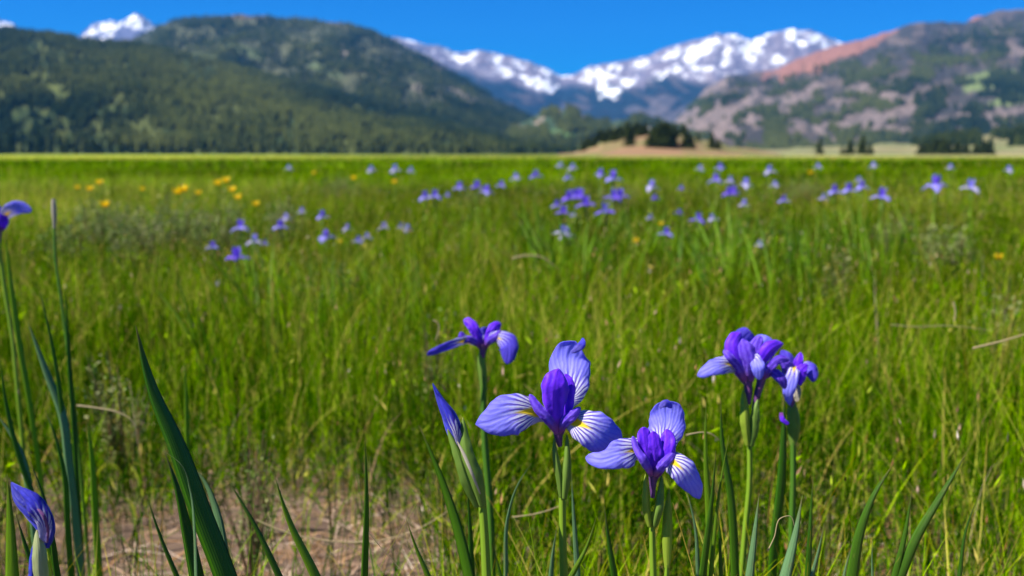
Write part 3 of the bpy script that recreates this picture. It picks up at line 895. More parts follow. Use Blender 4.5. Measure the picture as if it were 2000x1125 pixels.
# dark rush stalks, thin and upright
n = 20000
x, y = wedge(n, 0.75, 12.0, power=1.5)
kp = rng.random(n) < cover(x, y) * (0.35 + 1.3 * sstep(0.4, 0.65, fbm(x * 1.1, y * 0.7, 3, 350)))
x, y = x[kp], y[kp]; n = len(x)
blades('rushes', x, y, rng.uniform(0.2, 0.38, n) * np.where(y < 0.95, 0.6, 1), np.maximum(rng.uniform(0.0010, 0.0019, n), y * 0.00045), rng.uniform(0, 6.28, n), np.abs(rng.normal(0.10, 0.1, n)), rng.uniform(0, 3.14, n),
       np.clip(rng.normal(0.10, 0.08, n), 0, 1), G_MAIN, 5, label='dark thin rush stalks standing upright through the sedge')


# seed heads at the rush tips, bright side blades part way up them
def leaflets(name, base, d, L_, w, rnd, mat, label):
    n = len(base); d = norm(d)
    side = norm(np.cross(d, rng.normal(0, 1, (n, 3))))
    V = np.stack([base, base + d * (L_ * 0.4)[:, None] + side * w[:, None] / 2, base + d * L_[:, None], base + d * (L_ * 0.4)[:, None] - side * w[:, None] / 2], 1)
    V2 = V.copy(); V2[:, 1:3] += 0
    F = (np.array([[0, 1, 2, 3]])[None] + (np.arange(n) * 4)[:, None, None]).reshape(-1, 4)
    o = mesh_obj(name, V.reshape(-1, 3), F, mat, attrs={'rnd': np.repeat(rnd, 4), 'along': np.tile([0.3, 0.5, 0.6, 0.5], n)})
    tag(o, label, 'grass', kind='stuff')


tp, pv_, mid = TIPS['rushes']
nn = len(tp); dist_ = np.hypot(tp[:, 0], tp[:, 1])
leaflets('seed_heads', tp - norm(tp - pv_) * 0.004, tp - pv_ + rng.normal(0, 0.01, (nn, 3)), rng.uniform(0.006, 0.014, nn) * (1 + dist_ * .05), rng.uniform(0.0015, 0.003, nn) * (1 + dist_ * .12), np.clip(rng.normal(0.3, 0.25, nn), 0, 1), G_DRY, 'small brown seed heads on the rush tips')
bs = np.concatenate([mid, mid, TIPS['dry_grass'][2], pv_])
nn = len(bs); dist_ = np.hypot(bs[:, 0], bs[:, 1])
dd_ = rng.normal(0, 0.7, (nn, 3)); dd_[:, 2] = np.abs(dd_[:, 2]) + 0.5
leaflets('side_leaves', bs, dd_, rng.uniform(0.008, 0.026, nn) * (1 + dist_ * .05), rng.uniform(0.0015, 0.0042, nn) * (1 + dist_ * .08), np.clip(rng.normal(0.72, 0.22, nn), 0, 1), G_MAIN, 'small bright leaves along the stalks in the sward')


# ------------------------------------------------------------------ petals, tubes, leaves
def frames(C, tilt):
    """centreline C (n,3) -> tangent, side, normal; normal starts towards the camera, turned by tilt (degrees, per sample)"""
    T = norm(np.gradient(C, axis=0))
    toc = norm(CAM - C)
    S = norm(np.cross(T, toc)); Nn = norm(np.cross(S, T))
    a = np.radians(tilt)[:, None]
    S2 = S * np.cos(a) + Nn * np.sin(a)
    N2 = norm(np.cross(S2, T))
    return T, S2, N2


def petal(name, parent, d0, pts, ws, mat, tilt=0, cup=0.25, ruffle=0.035, seed=0, solid=0.0003, nu=46, nv=23, fold=0.0, mark=1.0, tilt1=None):
    """pts: (px, py, depth offset m); ws: full widths in photo pixels at each point"""
    P = np.array([[*at(p[0], p[1], d0 + (p[2] if len(p) > 2 else 0)), w * d0 / FPX] for p, w in zip(pts, ws)])
    C = spline(P, nu)
    W = np.maximum(C[:, 3], 0.0004); C = C[:, :3]
    u = np.linspace(0, 1, nu)
    tl = np.linspace(tilt, tilt if tilt1 is None else tilt1, nu)
    T, S, Nn = frames(C, tl)
    Ltot = np.linalg.norm(np.diff(C, axis=0), axis=1).sum()
    v = np.linspace(-1, 1, nv)
    # rounded outer end
    Wf = W * np.sqrt(np.clip(1 - ((u - 0.90) / 0.10).clip(0, 1) ** 2, 0.02, 1))
    U, Vv = np.meshgrid(u, v, indexing='ij')
    hw = Wf[:, None] * 0.5
    r = random.Random(seed)
    ph = [r.uniform(0, 6.28) for _ in range(6)]
    edge_noise = 1 + 0.03 * np.sin(U * 17 + ph[0] + 2 * np.sign(Vv)) + 0.025 * np.sin(U * 37 + ph[1] * np.sign(Vv))
    lat = Vv * hw * edge_noise
    dn = -cup * hw * (Vv ** 2) * 1.0 + ruffle * hw * np.abs(Vv) ** 2 * (np.sin(U * 14 + ph[2] + 1.5 * Vv) + 0.6 * np.sin(U * 25 + ph[3] - 2 * Vv))
    dn = dn + 0.05 * hw * np.cos(Vv * 9) * 0.4 - 0.10 * hw * np.exp(-(Vv * 6) ** 2)      # shallow grooves and midrib
    lat = lat * (1 - 0.10 * np.abs(Vv) * fold)
    if fold: dn = dn + fold * hw * np.maximum(np.abs(Vv) - 0.6, 0) * 2.0 * sstep(0.6, 1.0, U)
    P3 = C[:, None, :] + S[:, None, :] * lat[..., None] + Nn[:, None, :] * dn[..., None]
    uv = np.stack([U * mark, lat / Ltot], -1).reshape(-1, 2)
    return mesh_obj(name, P3.reshape(-1, 3), grid_faces(nu, nv), mat, parent=parent, uv=uv, attrs={'edge': np.maximum(np.abs(Vv), sstep(0.8, 1, U)).ravel()}, solid=solid)


def tube_geo(C, rad, k=12, flat=1.0, twist=0.0, ridges=0, ramp_=0.15, S0=None):
    C = np.asarray(C); n = len(C)
    T, S, Nn = frames(C, np.zeros(n))
    a = np.linspace(0, 2 * np.pi, k, endpoint=False)
    u = np.linspace(0, 1, n)
    A = a[None, :] + (u * twist)[:, None]
    rr_ = rad[:, None] * (1 + (ramp_ * np.abs(np.sin(ridges * 0.5 * (a[None, :]))) if ridges else 0))
    P = C[:, None] + S[:, None] * (np.cos(A) * rr_)[..., None] + Nn[:, None] * (np.sin(A) * rr_ * flat)[..., None]
    uv = np.stack(np.meshgrid(u, np.linspace(0, 0.35, k), indexing='ij'), -1).reshape(-1, 2)
    return P.reshape(-1, 3), grid_faces(n, k, True), uv


def tube(name, parent, d0, pts, rs, mat, k=12, n=30, flat=1.0, twist=0.0, ridges=0, ramp_=0.15, world=None, origin=None):
    if world is None:
        P = np.array([[*at(p[0], p[1], d0 + (p[2] if len(p) > 2 else 0)), r * d0 / FPX] for p, r in zip(pts, rs)])
    else:
        P = np.array([[*p, r] for p, r in zip(world, rs)])
    C = spline(P, n)
    V, F, uv = tube_geo(C[:, :3], np.maximum(C[:, 3], 0.00015), k, flat, twist, ridges, ramp_)
    return mesh_obj(name, V, F, mat, parent=parent, uv=uv, origin=origin)


def down_to_ground(p_last, p_prev, frac=0.35):
    """world points that carry a stem or leaf from its last visible point down to the soil"""
    p_last = np.asarray(p_last); d = p_last - np.asarray(p_prev)
    d = d / max(abs(d[2]), 1e-6)
    gx, gy = p_last[0] + d[0] * p_last[2] * frac, p_last[1] + d[1] * p_last[2] * frac * 0.5
    return np.array([gx, gy, gz1(gx, gy) - 0.01])


def stem_base(d0, pts):
    a, b = at(*pts[-1][:2], d0), at(*pts[-2][:2], d0)
    return down_to_ground(a, b)


def stem(parent, d0, pts, r, mat, base):
    W = [at(p[0], p[1], d0 + (p[2] if len(p) > 2 else 0)) for p in pts] + [base]
    rs = np.linspace(r * 0.9, r * 1.15, len(W)) * d0 / FPX
    return tube('stem', parent, d0, None, rs, mat, world=W, n=50, k=10)


def leaf(name, parent, d0, pts, width, mat, tilt=20, tilt1=None, label=None, cat=None, group=None, base=None, keel=0.35, base_w=0.75):
    """sword-shaped leaf; pts from tip down to the last visible point, then on to the ground"""
    W = [at(p[0], p[1], d0 + (p[2] if len(p) > 2 else 0)) for p in pts]
    g = down_to_ground(W[-1], W[-2]) if base is None else np.asarray(base)
    W.append(g)
    n = 110
    C = spline(np.array(W), n)
    u = np.linspace(0, 1, n)                     # 0 at tip
    wmax = width * d0 / FPX
    wd = wmax * (1 - (1 - (u / 0.24).clip(0, 1)) ** 1.8) * (1 - (1 - base_w) * sstep(0.5, 1, u))
    wd = np.maximum(wd, 0.0003)
    tl = np.linspace(tilt, tilt if tilt1 is None else tilt1, n) + 6 * np.sin(u * 7 + pts[0][0])
    T, S, Nn = frames(C, tl)
    prof = np.array([(-1, 0), (-0.5, 0.16), (0, 0.24), (0.5, 0.16), (1, 0), (0.5, -0.12), (0, -0.20), (-0.5, -0.12)])
    kink = keel * 0.5 * (1 - np.abs(prof[:, 0]))
    hw = wd * 0.5
    P = C[:, None] + S[:, None] * (prof[:, 0][None] * hw[:, None])[..., None] + Nn[:, None] * ((prof[:, 1] * 0.45 + kink)[None] * hw[:, None])[..., None]
    U, K = np.meshgrid(1 - u, (prof[:, 0] + 1) / 2, indexing='ij')
    uv = np.stack([U, K], -1).reshape(-1, 2)
    origin = g if parent is None else None
    o = mesh_obj(name, P.reshape(-1, 3), grid_faces(n, 8, True), mat, parent=parent, uv=uv, origin=origin)
    if parent is None: tag(o, label, cat or 'leaf', group)
    return o


NEAR = 'violet irises in the foreground'

# ---- iris 1: the big open one in the middle
d = 0.62
pts = [(1098, 948), (1099, 1040), (1101, 1125)]
b = stem_base(d, pts)
t = thing('iris', b, 'large open violet iris with three veined petals, in front at the middle', 'iris', NEAR)
stem(t, d, pts, 7.2, M_STEM, b)
petal('fall', t, d, [(1074, 820, 0), (1050, 806, -.008), (1008, 806, -.015), (962, 822, -.012), (929, 829, -.002)], [12, 44, 78, 64, 10], M_FALL, tilt=-14, tilt1=8, cup=0.25, seed=1)
petal('fall', t, d, [(1098, 802, .006), (1110, 764, .014), (1112, 728, .020), (1113, 695, .026), (1124, 667, .022)], [14, 70, 86, 78, 26], M_FALL, tilt=4, cup=0.25, seed=2, fold=0.4)
petal('fall', t, d, [(1096, 822, 0), (1122, 824, -.010), (1155, 838, -.016), (1188, 858, -.014), (1212, 876, -.004)], [14, 52, 72, 66, 16], M_FALL, tilt=10, tilt1=-8, cup=0.25, seed=3)
petal('petal_tip', t, d, [(1116, 688, .014), (1127, 682, .012), (1136, 673, .012), (1138, 660, .016)], [5, 12, 15, 4], M_BUD_T, cup=0.3, seed=9, ruffle=0.1)
petal('standard', t, d, [(1091, 852, 0), (1088, 820, -.010), (1085, 785, -.015), (1086, 750, -.017), (1092, 720, -.012)], [9, 24, 46, 52, 26], M_STD, cup=0.45, ruffle=0.06, seed=4, tilt=-6)
petal('standard', t, d, [(1093, 852, 0), (1102, 818, -.006), (1107, 785, -.008), (1108, 752, -.008), (1104, 730, -.006)], [9, 18, 26, 26, 14], M_STD, cup=0.4, ruffle=0.08, seed=5, tilt=18)
petal('style_arm', t, d, [(1088, 848, -.004), (1070, 816, -.012), (1050, 796, -.012), (1035, 770, -.009)], [9, 22, 18, 10], M_STD_B, cup=0.5, seed=6)
petal('style_arm', t, d, [(1092, 846, -.004), (1106, 822, -.012), (1121, 809, -.014), (1133, 795, -.011)], [9, 20, 18, 9], M_STD_B, cup=0.5, seed=7, ruffle=0.12)
tube('flower_tube', t, d, [(1094, 872), (1091, 855), (1090, 832), (1090, 812, -.004)], [4, 8, 11, 12], M_TUBE, ridges=6)
petal('spathe', t, d, [(1098, 972, -.003), (1094, 925, -.006), (1087, 890, -.006), (1083, 855, -.003)], [9, 15, 12, 3], M_SPATHE, cup=0.9, seed=3, ruffle=0.02, tilt=-25)
petal('spathe', t, d, [(1101, 976, -.004), (1104, 930, -.008), (1106, 890, -.007), (1107, 848, -.003)], [9, 18, 13, 3], M_SPATHE, cup=0.9, seed=4, ruffle=0.02, tilt=20)

# ---- iris 2: right of it, lower
d = 0.60
pts = [(1273, 1000), (1274, 1060), (1276, 1125)]
b = stem_base(d, pts)
t = thing('iris', b, 'smaller open violet iris with a round back petal, just right of the large one', 'iris', NEAR)
stem(t, d, pts, 6, M_STEM, b)
petal('fall', t, d, [(1282, 885, .006), (1297, 850, .014), (1303, 815, .020), (1301, 783, .020)], [22, 66, 74, 46], M_FALL, tilt=4, cup=0.3, seed=11, fold=0.4)
petal('fall', t, d, [(1266, 902, 0), (1243, 880, -.010), (1212, 886, -.016), (1180, 897, -.014), (1144, 893, -.008)], [12, 50, 56, 36, 22], M_FALL, tilt=-8, cup=0.25, seed=12, ruffle=0.09)
petal('fall', t, d, [(1286, 902, 0), (1306, 898, -.010), (1332, 916, -.016), (1352, 944, -.014), (1367, 974, -.006)], [12, 40, 50, 42, 12], M_FALL, tilt=8, cup=0.3, seed=13)
petal('petal_tip', t, d, [(1288, 796, .006), (1300, 788, .006), (1312, 797, .008)], [6, 15, 6], M_BUD_T, seed=15, ruffle=0.1)
petal('standard', t, d, [(1276, 936, 0), (1268, 900, -.010), (1262, 866, -.010), (1257, 834, -.008)], [9, 26, 32, 20], M_STD, cup=0.35, seed=14, ruffle=0.2, tilt=-10)
petal('standard', t, d, [(1277, 936, 0), (1282, 895, -.010), (1278, 862, -.011), (1276, 842, -.01)], [9, 26, 26, 14], M_STD, cup=0.4, seed=15, ruffle=0.2)
petal('standard', t, d, [(1279, 936, 0), (1293, 898, -.010), (1303, 868, -.010), (1302, 838, -.006)], [9, 28, 34, 16], M_STD, cup=0.35, seed=16, ruffle=0.2, tilt=10)
petal('style_arm', t, d, [(1274, 930, -.004), (1254, 894, -.016), (1242, 874, -.013), (1236, 852, -.010)], [8, 16, 12, 9], M_STD_B, cup=0.5, seed=17, ruffle=0.12)
petal('style_arm', t, d, [(1278, 930, -.004), (1296, 906, -.016), (1308, 894, -.013), (1319, 881, -.010)], [8, 18, 17, 11], M_STD_B, cup=0.5, seed=18, ruffle=0.14)
tube('flower_tube', t, d, [(1275, 972), (1275, 945), (1277, 920), (1278, 900, -.004)], [4, 7, 11, 13], M_TUBE, ridges=6)
petal('spathe', t, d, [(1271, 1030, -.003), (1265, 990, -.006), (1263, 960, -.006), (1261, 925, -.003)], [9, 16, 12, 3], M_SPATHE_Y, cup=0.9, seed=5, ruffle=0.02, tilt=-20)
petal('spathe', t, d, [(1277, 1030, -.003), (1284, 995, -.008), (1288, 965, -.006), (1292, 928, -.003)], [9, 17, 14, 3], M_SPATHE, cup=0.9, seed=6, ruffle=0.02, tilt=20)

# seed pod like bud beside it
pts = [(1303, 1100), (1302, 1125)]
b = stem_base(d, pts)
t = thing('iris_bud', b, 'slim closed yellow green bud pointing straight up right of the smaller iris', 'flower bud')
stem(t, d, pts, 4.5, M_STEM, b)
tube('spathe', t, d, [(1303, 1108), (1303, 1070), (1304, 1010), (1307, 954)], [5, 8, 7.5, 1], M_SPATHE_Y, ridges=4, ramp_=0.25, flat=0.7, twist=0.6)

# ---- iris 3: side view behind
d = 1.0
pts = [(944, 735), (946, 850), (956, 980), (962, 1125)]
b = stem_base(d, pts)
t = thing('iris', b, 'slightly blurred violet iris seen from the side, behind and left of the large one', 'iris', NEAR)
stem(t, d, pts, 6.5, M_STEM_DK, b)
petal('fall', t, d, [(938, 676, 0), (912, 666, -.01), (872, 678, -.02), (834, 693, -.02)], [8, 16, 17, 10], M_FALL_D, tilt=25, cup=0.3, seed=21, ruffle=0.08)
petal('fall', t, d, [(948, 676, 0), (968, 660, -.01), (990, 672, -.02), (990, 711, -.02)], [8, 26, 40, 16], M_FALL_D, tilt=-10, cup=0.3, seed=22)
petal('fall', t, d, [(944, 676, .0), (940, 664, .02), (952, 652, .05), (960, 662, .06)], [8, 18, 22, 8], M_FALL_D, cup=0.3, seed=27)
petal('standard', t, d, [(942, 682, 0), (932, 655, -.006), (922, 636, -.006), (906, 624, 0)], [8, 20, 20, 16], M_STD, cup=0.4, seed=23, ruffle=0.16)
petal('standard', t, d, [(947, 682, 0), (956, 656, -.006), (966, 640, -.006), (979, 633, 0)], [8, 18, 22, 14], M_STD, cup=0.4, seed=24, ruffle=0.16)
petal('style_arm', t, d, [(940, 680, 0), (920, 664, -.01), (904, 660, -.012), (901, 648, -.012)], [8, 14, 14, 10], M_STD_B, cup=0.4, seed=25, ruffle=0.1)
petal('style_arm', t, d, [(948, 680, 0), (958, 664, -.01), (972, 655, -.012), (978, 645, -.012)], [8, 14, 14, 8], M_STD_B, cup=0.4, seed=26, ruffle=0.1)
tube('flower_tube', t, d, [(943, 700), (943, 688), (943, 672)], [4, 6, 8], M_TUBE, ridges=6, n=14)
tube('spathe', t, d, [(944, 770), (943, 730), (940, 700), (940, 684)], [5, 8, 7, 2], M_SPATHE, ridges=4, flat=0.7)

# ---- right cluster: two blooms on one plant
d = 0.88
pts = [(1463, 850), (1464, 940), (1455, 1040), (1448, 1125)]
b = stem_base(d, pts)
t = thing('iris', b, 'crowded pair of violet blooms on one stem, at the right of the front irises', 'iris', NEAR)
stem(t, d, pts, 5.5, M_STEM, b)
petal('fall', t, d, [(1452, 728, 0), (1425, 711, -.01), (1394, 716, -.018), (1362, 734, -.012)], [8, 34, 32, 14], M_FALL, tilt=-20, cup=0.3, seed=31)
petal('standard', t, d, [(1460, 752, 0), (1446, 712, -.008), (1436, 674, -.008), (1448, 650, 0)], [10, 34, 36, 22], M_STD, cup=0.6, seed=32, tilt=-15)
petal('standard', t, d, [(1462, 752, 0), (1462, 712, -.012), (1452, 675, -.012), (1450, 662, -.01)], [10, 28, 30, 10], M_STD_B, cup=0.5, seed=33, tilt=15)
petal('fall', t, d, [(1462, 735, .01), (1452, 700, .03), (1452, 665, .04), (1466, 648, .03)], [14, 40, 46, 26], M_FALL_D, cup=0.3, seed=34)
petal('style_arm', t, d, [(1456, 745, -.004), (1438, 712, -.014), (1424, 696, -.016), (1413, 684, -.012)], [8, 16, 14, 10], M_STD_B, seed=35, ruffle=0.12)
petal('fall', t, d, [(1486, 738, .005), (1482, 705, .02), (1490, 678, .03), (1505, 660, .03)], [10, 36, 52, 34], M_FALL, cup=0.3, seed=36, ruffle=0.14)
petal('standard', t, d, [(1488, 742, 0), (1492, 705, -.012), (1510, 684, -.014), (1530, 672, -.008)], [10, 26, 34, 12], M_STD, seed=37, cup=0.7, tilt=-30)
petal('fall', t, d, [(1480, 730, 0), (1474, 700, -.014), (1480, 715, -.026), (1483, 742, -.024)], [8, 20, 26, 14], M_FALL, seed=38, ruffle=0.14)
petal('fall', t, d, [(1490, 740, 0), (1508, 728, -.006), (1524, 738, -.01), (1533, 760, -.006)], [8, 18, 20, 8], M_STD_B, seed=39)
petal('style_arm', t, d, [(1488, 745, 0), (1505, 716, -.012), (1522, 702, -.014), (1542, 704, -.012)], [8, 16, 16, 10], M_STD_B, seed=40, ruffle=0.12)
petal('style_arm', t, d, [(1482, 735, .01), (1474, 700, .01), (1478, 672, .012), (1486, 656, .014)], [8, 20, 24, 14], M_STD_B, seed=30, ruffle=0.15)
tube('flower_tube', t, d, [(1462, 790), (1462, 765), (1460, 738)], [4, 7, 9], M_TUBE, ridges=6, n=14)
tube('flower_tube', t, d, [(1472, 800), (1478, 775), (1486, 745), (1490, 722)], [4, 6, 8, 9], M_TUBE, ridges=6, n=20)
petal('spathe', t, d, [(1463, 872, -.004), (1459, 830, -.008), (1457, 800, -.008), (1452, 760, -.004)], [10, 20, 18, 4], M_SPATHE_Y, cup=0.9, ruffle=0.02, seed=7, tilt=-20)
petal('spathe', t, d, [(1465, 872, -.004), (1470, 830, -.006), (1474, 800, -.006), (1480, 778, -.002)], [10, 20, 14, 4], M_SPATHE, cup=0.9, ruffle=0.02, seed=8, tilt=20)

d = 0.92
pts = [(1549, 850), (1549, 940), (1546, 1040), (1545, 1125)]
b = stem_base(d, pts)
t = thing('iris', b, 'crumpled fading violet bloom with drooping petals, rightmost of the front irises', 'iris', NEAR)
stem(t, d, pts, 6, M_STEM_DK, b)
petal('fall', t, d, [(1546, 775, .01), (1544, 735, .0), (1538, 706, -.004), (1526, 684, 0)], [10, 26, 30, 12], M_FALL_D, seed=41, ruffle=0.2)
petal('fall', t, d, [(1548, 735, 0), (1552, 715, -.014), (1548, 735, -.028), (1540, 770, -.03), (1543, 792, -.024)], [8, 18, 24, 20, 6], M_FALL, seed=42, ruffle=0.18)
petal('fall', t, d, [(1552, 735, 0), (1568, 718, -.01), (1584, 724, -.018), (1588, 746, -.018)], [10, 24, 26, 10], M_FALL_D, seed=43, ruffle=0.2)
petal('standard', t, d, [(1550, 760, 0), (1554, 730, -.01), (1560, 706, -.01), (1564, 688, -.006)], [8, 16, 18, 6], M_STD, seed=44, ruffle=0.2)
petal('standard', t, d, [(1548, 760, -.01), (1560, 740, -.02), (1566, 722, -.022), (1578, 712, -.02)], [8, 22, 22, 6], M_STD, seed=45, ruffle=0.2)
petal('style_arm', t, d, [(1546, 730, -.01), (1536, 714, -.02), (1524, 712, -.02)], [10, 18, 8], M_STD_B, seed=46, ruffle=0.2)
petal('fall', t, d, [(1550, 745, -.015), (1556, 765, -.02), (1556, 785, -.02)], [12, 16, 6], M_PAPER, seed=47, ruffle=0.2)
tube('flower_tube', t, d, [(1547, 800), (1547, 775), (1548, 750)], [5, 7, 8], M_TUBE, ridges=6, n=14)
tube('spathe', t, d, [(1549, 870), (1550, 840), (1548, 800), (1546, 776)], [6, 12, 10, 2], M_SPATHE, ridges=4, flat=0.7)

# ---- furled bud left of the big iris
d = 0.60
pts = [(940, 960), (946, 1040), (950, 1125)]
b = stem_base(d, pts)
t = thing('iris_bud', b, 'furled blue violet bud leaning left on a green stem, left of the large iris', 'flower bud')
stem(t, d, pts, 8.5, M_STEM, b)
tube('bud', t, d, [(845, 749, 0), (861, 783, 0), (879, 818, 0), (893, 852, 0), (908, 890, .002)], [1, 6, 11.5, 12, 7], M_BUD, ridges=5, ramp_=0.35, twist=3.0, k=30, n=70)
petal('fall', t, d, [(898, 880, -.004), (886, 838, -.009), (872, 806, -.008), (856, 774, -.004)], [10, 18, 15, 3], M_BUD_S, cup=0.8, seed=51, tilt=30)
petal('spathe', t, d, [(941, 992, -.005), (926, 940, -.010), (908, 885, -.010), (904, 815, -.004)], [14, 30, 27, 5], M_SPATHE, cup=0.8, seed=52, ruffle=0.02, tilt=22)
petal('spathe', t, d, [(936, 990, -.003), (916, 940, -.008), (898, 890, -.008), (874, 838, -.003)], [14, 25, 20, 4], M_SPATHE, cup=0.8, seed=53, ruffle=0.02, tilt=-22)
petal('papery_edge', t, d, [(938, 965, -.015), (922, 925, -.020), (908, 892, -.018), (893, 862, -.014)], [2, 5, 6, 2], M_PAPER, cup=0.3, seed=54)

# ---- furled bloom in the lower left corner
d = 0.56
pts = [(80, 1070), (84, 1100), (88, 1125)]
b = stem_base(d, pts)
t = thing('iris_bud', b, 'dark blue half opened bud with white streaks in the lower left corner', 'flower bud')
stem(t, d, pts, 11, M_SPATHE_Y, b)
tube('bud', t, d, [(22, 942, 0), (40, 966, 0), (62, 988, 0), (82, 1012, 0), (92, 1044, 0), (88, 1068, 0)], [1, 12, 17, 16, 11, 7], M_BUD, ridges=7, ramp_=0.3, twist=2.2, k=34, n=60)
petal('fall', t, d, [(84, 1060, -.006), (84, 1020, -.012), (66, 984, -.013), (34, 952, -.008)], [14, 28, 32, 6], M_BUD_S, cup=0.5, seed=55, tilt=10, ruffle=0.22)
petal('papery_edge', t, d, [(92, 1060, -.008), (93, 1030, -.012), (84, 1006, -.014), (70, 990, -.012)], [3, 5, 6, 2], M_TUBE, seed=56, ruffle=0.3)
petal('spathe', t, d, [(86, 1180, -.004), (80, 1120, -.010), (76, 1070, -.010), (72, 1035, -.006)], [18, 26, 22, 6], M_SPATHE_P, cup=0.8, seed=57, ruffle=0.03)
petal('spathe', t, d, [(60, 1180, .002), (64, 1130, 0), (66, 1095, 0), (66, 1062, 0)], [10, 16, 15, 4], M_BUD, cup=0.6, seed=58)

# ---- blurred bloom entering from the left edge
d = 1.45
pts = [(-4, 470), (8, 560), (24, 660), (34, 760)]
b = stem_base(d, pts)
t = thing('iris', b, 'blurred violet iris cut off by the left edge of the meadow view', 'iris')
stem(t, d, pts, 3.6, M_STEM, b)
petal('fall', t, d, [(0, 436, 0), (14, 418, -.01), (38, 406, -.02), (62, 412, -.02)], [8, 26, 26, 10], M_FALL, tilt=-20, seed=61)
petal('fall', t, d, [(-6, 436, 0), (-28, 424, -.01), (-52, 428, -.02), (-70, 446, -.02)], [8, 26, 26, 10], M_FALL, tilt=20, seed=62)
petal('standard', t, d, [(-4, 452, 0), (-2, 424, 0), (-8, 400, 0)], [8, 24, 10], M_STD, seed=63)
petal('standard', t, d, [(-2, 452, 0), (6, 432, -.01), (4, 412, -.01)], [8, 20, 10], M_STD, seed=64)
tube('flower_tube', t, d, [(-3, 475), (-3, 455), (-2, 438)], [4, 6, 7], M_TUBE, n=12)

scrap_b = at(1533, 818, 0.855)
scrap = petal('shrivelled_petal', None, 0.855, [(1526, 806, 0), (1529, 820, -.002), (1541, 828, -.002)], [7, 9, 7], M_STD, seed=65, ruffle=0.2, nu=16, nv=9)
scrap.data.transform(__import__('mathutils').Matrix.Translation(-Vector(scrap_b))); scrap.location = Vector(scrap_b)
tag(scrap, 'shrivelled scrap of violet petal clinging to the dark upright leaf', 'petal')

# ---- leaves in the foreground
cl = [(265, 635), (298, 760), (345, 870), (392, 1000), (440, 1125)]
g0 = down_to_ground(at(440, 1125, .62), at(392, 1000, .62), 0.15)
t = thing('iris_leaf_clump', g0, 'clump of tall dark green sword leaves at the left of the foreground', 'leaf clump')
gb = lambda dx: g0 + np.array([dx, 0.01, 0])
leaf('leaf', t, .62, cl, 44, M_LEAF_DK, tilt=20, tilt1=10, base=gb(0))
leaf('leaf', t, .63, [(322, 884), (345, 950), (366, 1040), (384, 1125)], 32, M_LEAF_DK, tilt=20, base=gb(-.01))
leaf('leaf', t, .61, [(318, 880, -.01), (352, 905, -.01), (372, 960, 0), (380, 1040, 0), (383, 1125, 0)], 9, M_LEAF_BL, tilt=-30, base=gb(-.005))
leaf('leaf', t, .66, [(362, 905, 0), (392, 930, 0), (420, 990, 0), (434, 1060, 0), (440, 1125, 0)], 26, M_LEAF_BL, tilt=-25, tilt1=35, base=gb(.01))
leaf('leaf', t, .68, [(285, 960), (300, 1010), (318, 1060), (345, 1125)], 12, M_LEAF, tilt=20, base=gb(-.02))


def L1(d_, pts_, w_, m_, lab, **k):
    return leaf('iris_leaf', None, d_, pts_, w_, m_, label=lab, cat='leaf', group='sword leaves standing in the foreground', **k)


L1(.60, [(440, 930), (490, 1012), (545, 1125)], 17, M_LEAF, 'narrow green leaf leaning left between the dark clump and the straw arc')
L1(.60, [(535, 924), (562, 1010), (616, 1125)], 25, M_LEAF_BR, 'bright green leaf leaning left behind the narrow leaf beside the dark clump')
L1(.66, [(713, 850), (716, 980), (712, 1125)], 17, M_LEAF, 'straight upright dark leaf standing alone left of the furled bud', tilt=40)
L1(.64, [(818, 830), (856, 920), (893, 1030), (916, 1125)], 24, M_LEAF, 'long leaning leaf close to the left of the furled bud stem', tilt=-25)
L1(.55, [(14, 925), (20, 1020), (24, 1125)], 34, M_LEAF_BR, 'wide pale green leaf upright beside the dark blue corner bud', tilt=-20)
L1(.58, [(58, 900), (88, 980), (112, 1125)], 16, M_LEAF_DK, 'dark leaf behind the corner bud')
L1(.64, [(30, 1000), (48, 1060), (70, 1125)], 18, M_LEAF_DK, 'short dark leaf between the pale corner leaf and the bud')
L1(.58, [(1180, 988), (1188, 1050), (1200, 1125)], 26, M_LEAF_DK, 'short dark leaf midway between the large and the smaller iris stems', tilt=35)
L1(.60, [(1165, 1008), (1145, 1070), (1116, 1125)], 20, M_LEAF_BR, 'bright leaf leaning right, beside the short dark leaf right of the large stem')
L1(.68, [(1116, 925), (1120, 1000), (1126, 1090), (1128, 1125)], 14, M_LEAF_BL, 'pale bluish leaf close to the right of the large iris stem')
L1(.60, [(960, 1060), (970, 1095), (978, 1125)], 18, M_LEAF, 'short leaf tip just right of the furled bud stem')
L1(.60, [(793, 1012), (812, 1068), (836, 1125)], 20, M_LEAF_BR, 'light green leaf leaning left at the lower edge below the furled bud')
L1(.74, [(912, 940), (918, 1030), (922, 1125)], 14, M_LEAF_DK, 'thin dark upright leaf just left of the furled bud stem')
L1(.70, [(1088, 1030), (1080, 1080), (1076, 1125)], 18, M_LEAF_BL, 'short grey green leaf at the left of the large iris stem')
L1(.72, [(1038, 905), (1010, 950), (992, 1010), (988, 1125)], 10, M_LEAF_BL, 'thin curved pale leaf between the bud and the large iris')
L1(.86, [(1532, 768), (1530, 860), (1524, 960), (1512, 1060), (1508, 1125)], 21, M_LEAF_DK, 'long dark upright leaf under the crumpled fading bloom', tilt=30)
L1(.60, [(1483, 964), (1474, 1040), (1464, 1125)], 24, M_LEAF_BL, 'pale blue green leaf tip, left of the widest pale leaf', tilt=-10)
L1(.58, [(1567, 968), (1554, 1040), (1534, 1125)], 34, M_LEAF_BL, 'widest pale blue green leaf below the long dark leaf', tilt=-10)
L1(.64, [(1746, 905), (1706, 968), (1678, 1045), (1664, 1125)], 26, M_LEAF, 'broad bright leaf curving right with a blunt tip', tilt=15)
